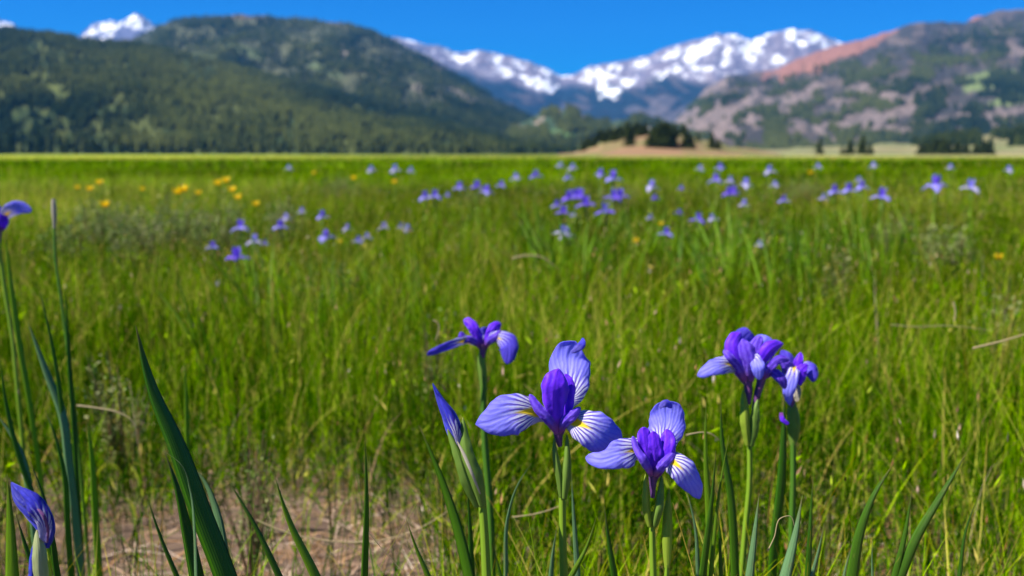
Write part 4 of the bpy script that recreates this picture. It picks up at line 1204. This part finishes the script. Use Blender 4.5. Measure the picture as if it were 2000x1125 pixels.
L1(.66, [(1890, 880), (1832, 978), (1790, 1050), (1758, 1125)], 22, M_LEAF, 'long slanting leaf reaching far right with a dark foot')
L1(.68, [(1912, 968), (1888, 1030), (1874, 1125)], 11, M_LEAF_DK, 'thin dark leaf near the right corner of the foreground')
L1(.66, [(1782, 950), (1768, 1040), (1748, 1125)], 17, M_LEAF, 'upright leaf between the curved blunt leaf and the long slanting leaf')
L1(.66, [(1610, 1022), (1600, 1070), (1586, 1125)], 16, M_LEAF_BL, 'short pale leaf right of the widest pale leaf')
L1(.70, [(1588, 930), (1584, 1000), (1578, 1125)], 14, M_LEAF_DK, 'dark narrow leaf just right of the widest pale leaf')
L1(.58, [(1664, 1064), (1655, 1095), (1648, 1125)], 18, M_LEAF_BL, 'small blue green leaf tip left of the curved blunt leaf')
L1(.66, [(1704, 1056), (1703, 1090), (1704, 1125)], 14, M_LEAF_BL, 'small pale leaf tip right of the curved blunt leaf foot')
L1(.78, [(1379, 785), (1378, 880), (1384, 1000), (1388, 1125)], 14, M_LEAF_BR, 'light green upright leaf left of the crowded pair of blooms')
L1(.76, [(1408, 780), (1410, 860), (1426, 960), (1436, 1125)], 18, M_LEAF, 'green leaf with a dark tip just left of the crowded pair stem')
L1(.66, [(1398, 880), (1392, 960), (1380, 1060), (1372, 1125)], 18, M_LEAF, 'green leaf crossing the light upright leaf right of the smaller iris', tilt=35)
L1(.64, [(1424, 850), (1405, 960), (1388, 1125)], 9, M_LEAF_BR, 'thin bright grass like leaf leaning right below the crowded pair')
L1(.62, [(1402, 990), (1406, 1060), (1408, 1125)], 14, M_LEAF_DK, 'dark short leaf between the crossing leaf and the pale leaf tip')
L1(.66, [(1338, 950), (1356, 1020), (1364, 1125)], 12, M_LEAF_BL, 'thin bluish leaf below the drooping petal of the smaller iris')
# left side, behind the focus
L1(1.05, [(54, 628), (92, 730), (122, 810), (134, 900)], 17, M_LEAF_BL, 'blurred pale blue green leaf leaning left at the upper left foreground')
L1(1.0, [(-10, 806), (34, 870), (58, 960), (70, 1060)], 15, M_LEAF_BL, 'blurred bluish leaf entering from the left edge')
L1(1.25, [(10, 450), (22, 560), (36, 660), (60, 800)], 11, M_LEAF_BR, 'blurred bright leaf beside the iris cut off by the left edge')
L1(1.05, [(76, 560), (110, 720), (128, 860)], 9, M_LEAF, 'blurred narrow green leaf left of the dried stalk foot')
L1(1.15, [(128, 560), (134, 690), (142, 800), (150, 930)], 9, M_LEAF_DK, 'blurred dark leaf beside the dried stalk')
L1(.95, [(0, 700), (12, 790), (40, 900), (80, 1010)], 11, M_LEAF, 'blurred narrow leaf close to the left edge')
L1(.9, [(88, 800), (110, 860), (126, 930), (132, 1020)], 12, M_LEAF, 'blurred green leaf above the corner bud')
L1(1.1, [(170, 820), (180, 900), (186, 1000)], 14, M_LEAF_BR, 'blurred light leaf between the corner bud and the dark clump')
L1(1.3, [(360, 700), (364, 780), (366, 860)], 10, M_LEAF_BR, 'thin blurred light leaf above the dark leaf clump')

# dried stalk at upper left
d = 1.3
pts = [(106, 440), (108, 500), (120, 590), (134, 700)]
b = stem_base(d, pts)
t = thing('dried_stalk', b, 'blurred grey dried stalk with a split pod at the upper left', 'dried stalk')
stem(t, d, pts, 2.6, M_STEM_DK, b)
tube('pod', t, d, [(106, 446), (106, 425), (105, 405), (104, 388)], [2.5, 4.5, 5, 3.5], M_PAPER, ridges=4, n=18)

# straw arcs
def straw(d_, pts_, w_, lab):
    W = [at(p[0], p[1], d_) for p in pts_]
    org = W[0]
    C = spline(np.array(W), 40)
    V, F, uv = tube_geo(C, np.full(40, w_ * d_ / FPX * 0.34) * np.linspace(1.2, 0.6, 40), 7, 0.6)
    o = mesh_obj('straw', V, F, M_STRAW, uv=uv, origin=org)
    tag(o, lab, 'straw', 'dry pale straws among the green blades')


straw(1.15, [(500, 1015), (560, 1040), (640, 1056), (720, 1058), (800, 1040), (880, 995)], 4.5, 'long pale straw curving across the bare ground left of the bud')
straw(1.2, [(150, 792), (190, 797), (232, 806), (256, 820), (268, 842)], 5, 'pale arched straw left of the tall dark leaf clump')
straw(1.0, [(1000, 1010), (1060, 1000), (1100, 985)], 4, 'short pale straw behind the large iris stem')
straw(0.9, [(1340, 850), (1390, 848), (1405, 860)], 4, 'short straw between the smaller iris and the crowded pair')
straw(2.2, [(1000, 505), (1030, 499), (1060, 503), (1082, 520)], 5, 'blurred pale arched straw in the middle of the meadow')
straw(1.3, [(845, 625), (856, 632), (856, 650), (850, 664)], 4, 'small hooked straw left of the side view iris')
straw(1.3, [(1862, 590), (1866, 610), (1863, 628)], 5, 'blurred upright pale straw at the right')
straw(1.5, [(1740, 634), (1790, 638), (1850, 636), (1935, 646)], 2.5, 'long thin level straw at the right')
straw(1.2, [(1900, 680), (1950, 668), (2010, 650)], 6, 'brown slanting straw reaching the right edge')
straw(0.62, [(1500, 1075), (1512, 1050), (1525, 1012), (1543, 1008), (1552, 1030)], 3.5, 'brown curled straw in front of the widest pale leaf')
straw(0.62, [(720, 1040), (745, 1070), (790, 1120)], 2.5, 'thin pale straw slanting below the upright dark leaf')


# ------------------------------------------------------------------ smaller irises across the meadow
def world_petal(base, az, length, width, rise, droop, cup=0.2, nu=12, nv=7, seed=0):
    r = random.Random(seed)
    u = np.linspace(0, 1, nu); v = np.linspace(-1, 1, nv)
    rad = length * (u if rise < 1.2 else u * 0.35)
    z = rise * length * (u if rise >= 1.2 else np.sin(u * 2.0) * 0.5) - droop * length * u ** 2.4
    w = width * np.sin(np.pi * np.clip(u * 0.86 + 0.12, 0, 1)) ** 0.8
    ca, sa = math.cos(az), math.sin(az)
    C = np.stack([rad * ca, rad * sa, z], -1) + np.array(base)
    S = np.array([-sa, ca, 0])
    U, Vv = np.meshgrid(u, v, indexing='ij')
    P = C[:, None] + S * (Vv * w[:, None] * 0.5)[..., None]
    P[..., 2] += -cup * w[:, None] * Vv ** 2 * (1 if rise < 1.2 else 0) + 0.08 * w[:, None] * np.sin(U * 13 + r.random() * 6)
    if rise >= 1.2:
        P[..., 0] += ca * cup * w[:, None] * Vv ** 2; P[..., 1] += sa * cup * w[:, None] * Vv ** 2
    uv = np.stack([U, Vv * 0.3], -1).reshape(-1, 2)
    return P.reshape(-1, 3), grid_faces(nu, nv), uv


def sword(base, az, h, w, lean, n=10):
    u = np.linspace(0, 1, n)
    ca, sa = math.cos(az), math.sin(az)
    C = np.stack([base[0] + ca * lean * h * u ** 1.8, base[1] + sa * lean * h * u ** 1.8, base[2] + h * u * (1 - 0.2 * lean * u)], -1)
    S = np.array([-sa * 0.9, ca * 0.9, 0.1]) if random.random() < 0.5 else np.array([ca, sa, 0]) * 0.6 + np.array([-sa, ca, 0]) * 0.6
    hw = w * 0.5 * (1 - u ** 2.2) + 0.0004
    Nn = np.cross(S, np.array([0, 0, 1.0])); Nn = Nn / np.linalg.norm(Nn)
    prof = [(-1, 0), (0, 0.25), (1, 0), (0, -0.1)]
    P = np.stack([C + S * (p[0] * hw)[:, None] + Nn * (p[1] * hw)[:, None] for p in prof], 1)
    uv = np.stack(np.meshgrid(u, [0, .5, 1, .5], indexing='ij'), -1).reshape(-1, 2)
    return P.reshape(-1, 3), grid_faces(n, 4, True), uv


def cat3(lst):
    Vs, Fs, Us, o = [], [], [], 0
    for V, F, U in lst:
        Vs.append(V); Fs.append(F + o); Us.append(U); o += len(V)
    return np.vstack(Vs), np.vstack(Fs), np.vstack(Us)


def far_iris_proto(mf, ms, seed, open_=1.0):
    r = random.Random(seed); random.seed(seed)
    t = thing('small_iris', (0, 0, 0), None, None)
    h = 0.33
    C = np.array([(0, 0, -0.01), (r.uniform(-.006, .006), r.uniform(-.006, .006), h * 0.5), (0, 0, h - 0.012)])
    V, F, uv = tube_geo(spline(C, 10), np.linspace(0.0024, 0.0018, 10), 6)
    mesh_obj('stem', V, F, M_STEM, parent=t, uv=uv)
    V, F, uv = tube_geo(spline(np.array([(0, 0, h - 0.06), (0.002, 0, h - 0.035), (0.0, 0, h - 0.006)]), 8), np.array([.002, .004, .005, .0055, .005, .004, .003, .0015]), 6)
    mesh_obj('spathe', V, F, M_SPATHE, parent=t, uv=uv)
    a0 = r.uniform(0, 2)
    fl = cat3([world_petal((0, 0, h - .004), a0 + k * 2.094 + r.uniform(-.2, .2), 0.043 * open_, 0.027, 0.5, 0.45 + r.uniform(-.2, .3), seed=seed + k) for k in range(3)])
    st = cat3([world_petal((0, 0, h - .004), a0 + 1.047 + k * 2.094 + r.uniform(-.2, .2), 0.030, 0.017, 1.25, 0.05, seed=seed + 5 + k) for k in range(3)])
    mesh_obj('falls', fl[0], fl[1], mf, parent=t, uv=fl[2])
    mesh_obj('standards', st[0], st[1], ms, parent=t, uv=st[2])
    for k in range(3):
        V, F, uv = sword((r.uniform(-.015, .015), r.uniform(-.015, .015), -0.01), r.uniform(0, 6.28), r.uniform(0.22, 0.32), r.uniform(.006, .009), r.uniform(.1, .4))
        mesh_obj('leaf', V, F, M_LEAF_BR if k else M_LEAF, parent=t, uv=uv)
    return t


FI = {'v': [far_iris_proto(M_FAR_F, M_FAR_D, 100), far_iris_proto(M_FAR_F, M_FAR_D, 110)], 'd': [far_iris_proto(M_FAR_D, M_FAR_D, 120)], 'p': [far_iris_proto(M_FAR_P, M_FAR_F, 130)]}
fused = set()
LC = 'deep violet iris in the dense patch of irises right of the middle'
far_list = [
    (475, 437, 34, 'v', 'brightest upright iris of the left group, above the spread flat one'), (420, 475, 24, 'v', 'leftmost low iris of the left group'), (465, 494, 44, 'd', 'spread flat deep violet iris, lowest of the left group'),
    (496, 464, 30, 'p', 'pale faded iris right of the brightest one in the left group'), (518, 470, 18, 'v', 'tiny iris at the right of the pale faded one'), (545, 435, 28, 'v', 'iris right of the left group, taller of two close together'),
    (559, 420, 20, 'p', 'small pale iris touching the upper right of the taller of two'), (590, 408, 18, 'p', 'tiny pale iris standing alone above the left group'), (632, 416, 26, 'v', 'iris standing directly above the bright round one left of the middle'),
    (637, 455, 32, 'v', 'bright round iris left of the middle with white centre'), (676, 440, 20, 'p', 'small dull iris right of the bright round one'), (703, 464, 22, 'v', 'left one of two low irises right of the bright round one'),
    (719, 457, 20, 'p', 'right one of two low irises right of the bright round one'), (754, 437, 20, 'p', 'small pale iris left of the close pair near the middle'), (783, 438, 18, 'v', 'left flower of the close small pair near the middle'), (798, 441, 20, 'p', 'right flower of the close small pair near the middle'),
    (427, 547, 16, 'p', 'whitish little bloom on a leafy stalk below the left group'),
    (728, 326, 18, 'p', 'small far iris left of the large pale far bloom'), (773, 325, 30, 'p', 'large pale far bloom close to the meadow edge'), (802, 328, 15, 'p', 'tiny far iris right of the large pale far bloom'), (564, 323, 15, 'p', 'faint far iris alone near the meadow edge at the left'),
    (830, 378, 26, 'v', 'left bloom of the wide pair just left of the middle'), (846, 376, 28, 'v', 'right bloom of the wide pair just left of the middle'), (875, 376, 14, 'v', 'tiny iris between the wide pair and the tall thin one'),
    (899, 360, 24, 'v', 'tall thin iris first of the row of four near the middle'), (931, 358, 26, 'd', 'second iris of the row of four near the middle'), (955, 367, 26, 'v', 'third and lowest iris of the row of four near the middle'), (978, 356, 20, 'v', 'fourth iris of the row of four near the middle'),
    (1009, 341, 20, 'p', 'pale iris left of the bright small one above the middle'), (1045, 337, 24, 'd', 'bright small deep iris above the middle of the meadow'), (1093, 318, 18, 'p', 'left one of two faint far irises above the dense patch'), (1119, 322, 18, 'p', 'right one of two faint far irises above the dense patch'),
    (1111, 341, 18, 'v', 'small iris directly above the dense patch'), (1170, 334, 22, 'v', 'iris left of the wide bright one above the dense patch'), (1193, 341, 36, 'v', 'wide bright iris far above the right of the dense patch'),
    (1271, 358, 28, 'p', 'pale iris alone right of the dense patch and higher'), (1328, 363, 14, 'd', 'tiny deep violet dot like iris between two pale ones'),
    (1108, 379, 34, 'd', LC), (1122, 376, 30, 'v', LC), (1138, 376, 34, 'd', LC), (1150, 391, 36, 'd', LC), (1085, 395, 22, 'v', LC), (1103, 407, 28, 'd', LC), (1120, 415, 16, 'p', 'tiny pale iris at the lower edge of the dense patch'),
    (1199, 377, 34, 'd', 'left upper bloom of the bright pair right of the dense patch'), (1212, 376, 32, 'd', 'right upper bloom of the bright pair right of the dense patch'), (1190, 405, 38, 'd', 'large deep iris directly below the bright pair right of the dense patch'),
    (1095, 446, 30, 'p', 'whitish iris below the dense patch, left of two'), (1107, 450, 28, 'p', 'whitish iris below the dense patch, right of two'),
    (1281, 381, 18, 'd', 'small deep iris below the pale one right of the dense patch'), (1325, 410, 16, 'd', 'tiny upright iris left of the blue one with a small neighbour'), (1272, 420, 16, 'p', 'tiny pale iris low between the dense patch and the blue one'),
    (1308, 449, 28, 'v', 'low iris alone right of the middle, below the tiny upright one'), (1360, 422, 30, 'd', 'bluest iris of the lower right group with a dull neighbour'), (1391, 421, 22, 'p', 'dull pale neighbour right of the bluest iris'),
    (1400, 345, 28, 'v', 'flat iris above the deep pair at the right'), (1424, 347, 20, 'p', 'pale upright iris above the deep pair at the right'), (1406, 321, 22, 'v', 'far iris directly above the flat one'), (1459, 353, 26, 'p', 'whitish iris right of the pale upright one'),
    (1503, 328, 24, 'p', 'far pale iris alone above the right side'), (1514, 355, 18, 'p', 'small pale iris below the far pale lone one'), (1420, 371, 32, 'd', 'left bloom of the deep pair at the right'), (1436, 368, 24, 'd', 'right bloom of the deep pair at the right'),
    (1448, 393, 22, 'p', 'small dull iris below the deep pair'), (1530, 385, 22, 'v', 'single small iris between the deep pair and the row of three'), (1483, 472, 24, 'p', 'dull mauve iris low in the grass right of the middle'),
    (1611, 381, 18, 'p', 'tiny pale iris below the first of the row of three'), (1627, 367, 28, 'v', 'first iris of the row of three at the right'), (1660, 364, 30, 'v', 'second iris of the row of three at the right'), (1682, 358, 26, 'v', 'third iris of the row of three at the right'), (1679, 347, 16, 'p', 'tiny pale iris above the third of the row'),
    (1720, 376, 38, 'v', 'wide flat iris right of the row of three'), (1825, 353, 42, 'v', 'largest pale blue iris near the right edge'), (1900, 358, 34, 'p', 'last pale iris towards the right edge'),
    (1366, 324, 16, 'p', 'faint far iris left of the one above the flat iris'), (1600, 320, 16, 'p', 'faint far iris above the row of three'), (1708, 318, 18, 'p', 'faint far iris above the wide flat iris'), (1857, 322, 16, 'p', 'faint far iris above the largest pale blue one'), (1973, 326, 18, 'p', 'faint far iris close to the right edge'),
]
rf = random.Random(3)
for (px, py, size, kd, lab) in far_list:
    tpy = (py + 4 - 300.5) / FPX
    size *= 1.22
    s = 0.60 / (0.345 + 0.082 * FPX / size * tpy)
    s = min(s, 1.38)
    dd = 0.085 * s * FPX / size
    if s >= 1.38: dd = (0.60 - 0.345 * s) / max(tpy, 0.004)
    p = at(px, py + 4, dd)
    h = p[2]
    opts = FI[kd]; k = rf.randrange(len(opts))
    if (kd, k) in fused: t = copy_tree(opts[k])
    else: t = opts[k]; fused.add((kd, k))
    zg = gz1(p[0], p[1])
    t.location = (p[0], p[1], zg)
    sz = (h - zg) / 0.335
    sxy = s * 1.05
    t.scale = (sxy, sxy, max(sz, 0.3))
    t.rotation_euler = (rf.uniform(-.04, .04), rf.uniform(-.04, .04), rf.uniform(0, 6.28))
    tag(t, lab, 'iris', 'small blurred irises across the meadow')
for kd in FI:
    for k, o in enumerate(FI[kd]):
        if (kd, k) not in fused:
            for ch in list(o.children): bpy.data.objects.remove(ch)
            bpy.data.objects.remove(o)

# ------------------------------------------------------------------ iris leaf tufts without flowers
def tuft_proto(seed, mat2):
    r = random.Random(seed); random.seed(seed)
    t = thing('iris_leaf_clump', (0, 0, 0), None, None)
    for k in range(11):
        V, F, uv = sword((r.uniform(-.05, .05), r.uniform(-.04, .04), -0.01), r.uniform(0, 6.28), r.uniform(0.22, 0.38), r.uniform(.010, .017), r.uniform(.1, .7))
        mesh_obj('leaf', V, F, [M_TUFT, mat2, M_LEAF_BR][k % 3], parent=t, uv=uv)
    return t


M_TUFT = mat_leaf('tuft_leaf_bright', (0.15, 0.32, 0.003), (0.28, 0.48, 0.008), transl=0.4, tcol=(0.32, 0.55, 0.01))
TP = [tuft_proto(1, M_LEAF), tuft_proto(2, M_TUFT)]
tu = [False, False]
tufts = [(1080, 415, 4.2), (1150, 425, 3.9), (1200, 430, 3.6), (1255, 410, 4.4), (1300, 440, 3.4), (1345, 430, 3.7), (1400, 410, 4.2), (1440, 425, 3.8), (1500, 400, 4.8), (1560, 415, 4.2), (1620, 400, 4.9), (1680, 405, 4.6), (1740, 400, 4.8),
         (1800, 395, 4.8), (1860, 410, 4.4), (1520, 440, 3.1), (1040, 400, 4.8), (960, 395, 5.0), (905, 390, 5.2), (845, 405, 4.6), (480, 490, 2.7), (540, 480, 2.9), (590, 500, 2.6), (650, 490, 2.9), (710, 490, 3.0), (1120, 470, 3.0), (1380, 460, 3.0), (420, 570, 2.2),
         (1900, 395, 5.2), (1230, 380, 6.0), (780, 470, 3.2)]
more = random.Random(44)
tufts += [(more.uniform(985, 1720), more.uniform(395, 450), more.uniform(3.2, 5.0)) for _ in range(26)] + [(more.uniform(400, 820), more.uniform(470, 520), more.uniform(2.5, 3.2)) for _ in range(8)]
seen_l = set()
for i, (px, py, dd) in enumerate(tufts):
    k = i % 2
    if tu[k]: t = copy_tree(TP[k])
    else: t = TP[k]; tu[k] = True
    p = at(px, py, dd)
    s = min(max((p[2]) / 0.31, 0.75), 1.35)
    t.location = (p[0], p[1], gz1(p[0], p[1])); t.scale = (s * 0.9, s * 0.9, s); t.rotation_euler = (0, 0, rf.uniform(0, 6.28))
    cands = sorted(far_list, key=lambda q: (q[0] - px) ** 2 + ((q[1] + 25 - py) * 0.8) ** 2)
    for q in cands:
        base_l = q[4].split(',')[0]
        lb = 'bright green leaf tuft growing nearest the ' + base_l
        if len(lb.split()) > 16: lb = 'leaf tuft nearest the ' + base_l
        if lb not in seen_l and len(lb.split()) <= 16: break
    seen_l.add(lb)
    tag(t, lb, 'leaf clump', 'bright leaf tufts among the small irises')


# ------------------------------------------------------------------ shrubs and yellow flowers
def shrub(px, py_top, dd, w, label, pale=0.0, seed=0, group=None):
    r = np.random.default_rng(seed)
    p = at(px, py_top, dd)
    H = p[2]; base = np.array([p[0], p[1], gz1(p[0], p[1]) - .01])
    t = thing('shrub', base, label, 'shrub', group)
    ns = int(np.clip(46 * w / .34, 16, 60))
    Vt, Ft, Ut = [], [], []; off = 0
    LV, LF, Lr = [], [], []
    for i in range(ns):
        a = r.uniform(0, 6.28); ru = r.uniform(0, 1) ** 0.6
        hh = H * r.uniform(0.62, 1.0) * (1 - 0.25 * ru ** 2)
        tipx, tipy = math.cos(a) * ru * w / 2, math.sin(a) * ru * w / 2
        C = spline(np.array([base, base + [tipx * 0.4, tipy * 0.4, hh * 0.5], base + [tipx, tipy, hh]]), 9)
        V, F, U = tube_geo(C, np.linspace(0.0022, 0.0007, 9), 5)
        Vt.append(V); Ft.append(F + off); Ut.append(U); off += len(V)
        nl = 44 if w > .2 else 22
        for q in range(nl):
            f = r.uniform(0.25, 1.02)
            c = C[min(int(f * 8), 8)] + r.normal(0, 0.012, 3)
            ls = min(1.0, dd / 3.5); d1 = norm(r.normal(0, 1, 3)) * r.uniform(.010, .019) * ls; d2 = norm(np.cross(d1, r.normal(0, 1, 3))) * r.uniform(.003, .006) * ls
            b_ = len(LV); LV += [c - d1 * 0.2, c + d1 * 0.4 + d2, c + d1, c + d1 * 0.4 - d2]
            LF.append((b_, b_ + 1, b_ + 2, b_ + 3)); Lr += [min(max(r.normal(0.68 + pale, 0.22), 0), 1)] * 4
    mesh_obj('stems', np.vstack(Vt), np.vstack(Ft), M_TWIG, parent=t, uv=np.vstack(Ut))
    mesh_obj('leaves', np.array(LV), np.array(LF), M_SHRUB, parent=t, smooth=False, attrs={'rnd': Lr, 'along': np.full(len(LV), 0.5)})
    return t


shrub(195, 352, 5.2, .40, 'low leafy shrub with yellow blooms, leftmost in the meadow', 0.05, 1)
shrub(265, 372, 4.4, .34, 'pale leafy shrub between the two shrubs with yellow blooms', 0.1, 2)
shrub(345, 345, 4.9, .40, 'tall leafy shrub under the brightest yellow blooms', 0.05, 3)
shrub(430, 368, 4.7, .34, 'leafy shrub right of the brightest yellow blooms', 0.12, 4)
shrub(550, 362, 5.6, .30, 'small pale shrub above the left group of irises', 0.1, 5)
shrub(660, 328, 9.5, .50, 'far low shrub left of the large pale far bloom', 0.0, 6)
shrub(640, 480, 2.9, .18, 'pale herb under the bright round iris', 0.18, 7)
shrub(480, 790, 1.35, .09, 'bright leafy herb right of the tall dark leaf clump', 0.0, 21)
shrub(850, 575 - 10, 2.0, .10, 'small bright herb above and left of the side view iris', 0.0, 22)
shrub(228, 612, 1.75, .15, 'brownish blurred herb above the tall dark leaf clump', 0.25, 8)
shrub(1850, 398, 4.2, .30, 'greyish leafy shrub under the largest pale blue iris', 0.12, 9)
shrub(1640, 440, 3.2, .16, 'pale leafy herb below the row of three irises', 0.2, 10)
shrub(1750, 400, 5.0, .24, 'leafy shrub between the row of three and the largest pale iris', 0.05, 11)
shrub(1200, 345, 9.0, .45, 'low far shrub under the wide bright iris', 0.05, 12)
shrub(1560, 335, 10.5, .6, 'low far shrub below the faint far iris at the right', 0.0, 13)
shrub(1960, 505, 2.3, .14, 'small pale herb with a yellow bloom near the right edge', 0.2, 14)
shrub(130, 385, 4.4, .3, 'dark leafy shrub left of the dried stalk pod', -0.1, 15)
shrub(930, 355, 8.0, .4, 'low dark shrub behind the row of four irises', -0.05, 16)


def yellow_proto(seed):
    r = random.Random(seed)
    t = thing('yellow_flower', (0, 0, 0), None, None)
    V, F, uv = tube_geo(spline(np.array([(0, 0, -.01), (.004, 0, .15), (0, 0, .30)]), 8), np.full(8, .0014), 5)
    mesh_obj('stem', V, F, M_STEM, parent=t, uv=uv)
    pts_ = cat3([world_petal((0, 0, .30), k * 1.2566 + r.uniform(-.1, .1), 0.015, 0.016, 1.0, -0.6, seed=k) for k in range(5)])
    bl = mesh_obj('blossom', pts_[0], pts_[1], M_YEL, parent=t, uv=pts_[2])
    return t


YP = yellow_proto(1); yu = False
yl = [(205, 399, 22, 'brightest yellow bloom low in the left shrubs'), (175, 368, 16, 'yellow bloom on the leftmost shrub, upper left of two'), (194, 356, 16, 'yellow bloom on top of the leftmost shrub'), (151, 366, 12, 'faint yellow bloom left of the leftmost shrub'),
      (347, 374, 22, 'left half of the bright double yellow bloom'), (358, 369, 24, 'right half of the bright double yellow bloom'), (425, 357, 18, 'yellow bloom, upper left of four right of the double bloom'), (441, 352, 18, 'yellow bloom, topmost of four right of the double bloom'),
      (453, 370, 19, 'yellow bloom, third of four right of the double bloom'), (464, 385, 17, 'yellow bloom, lowest of four right of the double bloom'), (500, 398, 15, 'yellow bloom alone right of the four'), (387, 376, 14, 'faint yellow bloom right of the double bloom'), (278, 369, 12, 'faint yellow bloom between the two flowering shrubs'),
      (690, 347, 14, 'far small yellow bloom left of the large pale far bloom'), (770, 355, 14, 'far small yellow bloom below the large pale far bloom'), (613, 338, 10, 'tiny far yellow bloom at the left of the middle'), (1583, 337, 15, 'far yellow bloom above the single small iris at the right'),
      (1290, 437, 13, 'tiny yellow bloom left of the low lone iris'), (1242, 470, 14, 'tiny yellow bloom below the dense iris patch'), (1950, 502, 19, 'orange yellow bloom near the right edge'), (663, 472, 11, 'tiny yellow bloom right of the bright round iris')]
for (px, py, size, lab) in yl:
    size *= 1.1
    tpy = (py - 300.5) / FPX
    s = min(0.60 / (0.31 + 0.034 * FPX / size * tpy), 1.5)
    dd = 0.034 * s * FPX / size
    if s >= 1.5: dd = (0.60 - 0.31 * s) / max(tpy, .004)
    p = at(px, py, dd)
    if yu: t = copy_tree(YP)
    else: t = YP; yu = True
    zg = gz1(p[0], p[1])
    t.location = (p[0], p[1], zg); t.scale = (s, s, (p[2] - zg) / 0.305); t.rotation_euler = (0.0, 0, rf.uniform(0, 6))
    tag(t, lab, 'yellow flower', 'small yellow blooms across the meadow')

# ------------------------------------------------------------------ haze
x0, x1, y0_, y1_, zb, zt = -9000, 9000, -300, 15500, -9.0, 1900.0
V = np.array([(x, y, z) for x in (x0, x1) for y in (y0_, y1_) for z in (zb, zt)], float)
F = np.array([(0, 1, 3, 2), (4, 6, 7, 5), (0, 4, 5, 1), (2, 3, 7, 6), (0, 2, 6, 4), (1, 5, 7, 3)])
hm, ht = new_mat('haze_air')
pv = N(ht, 'ShaderNodeVolumePrincipled')
pv.inputs['Color'].default_value = (0.05, 0.36, 0.95, 1)
pv.inputs['Density'].default_value = 5.2e-5
ho = N(ht, 'ShaderNodeOutputMaterial'); L(ht, pv.outputs[0], ho.inputs['Volume'])
hz = mesh_obj('haze', V, F, hm, smooth=False)
tag(hz, 'thin blue haze filling the valley air', 'haze', kind='stuff')
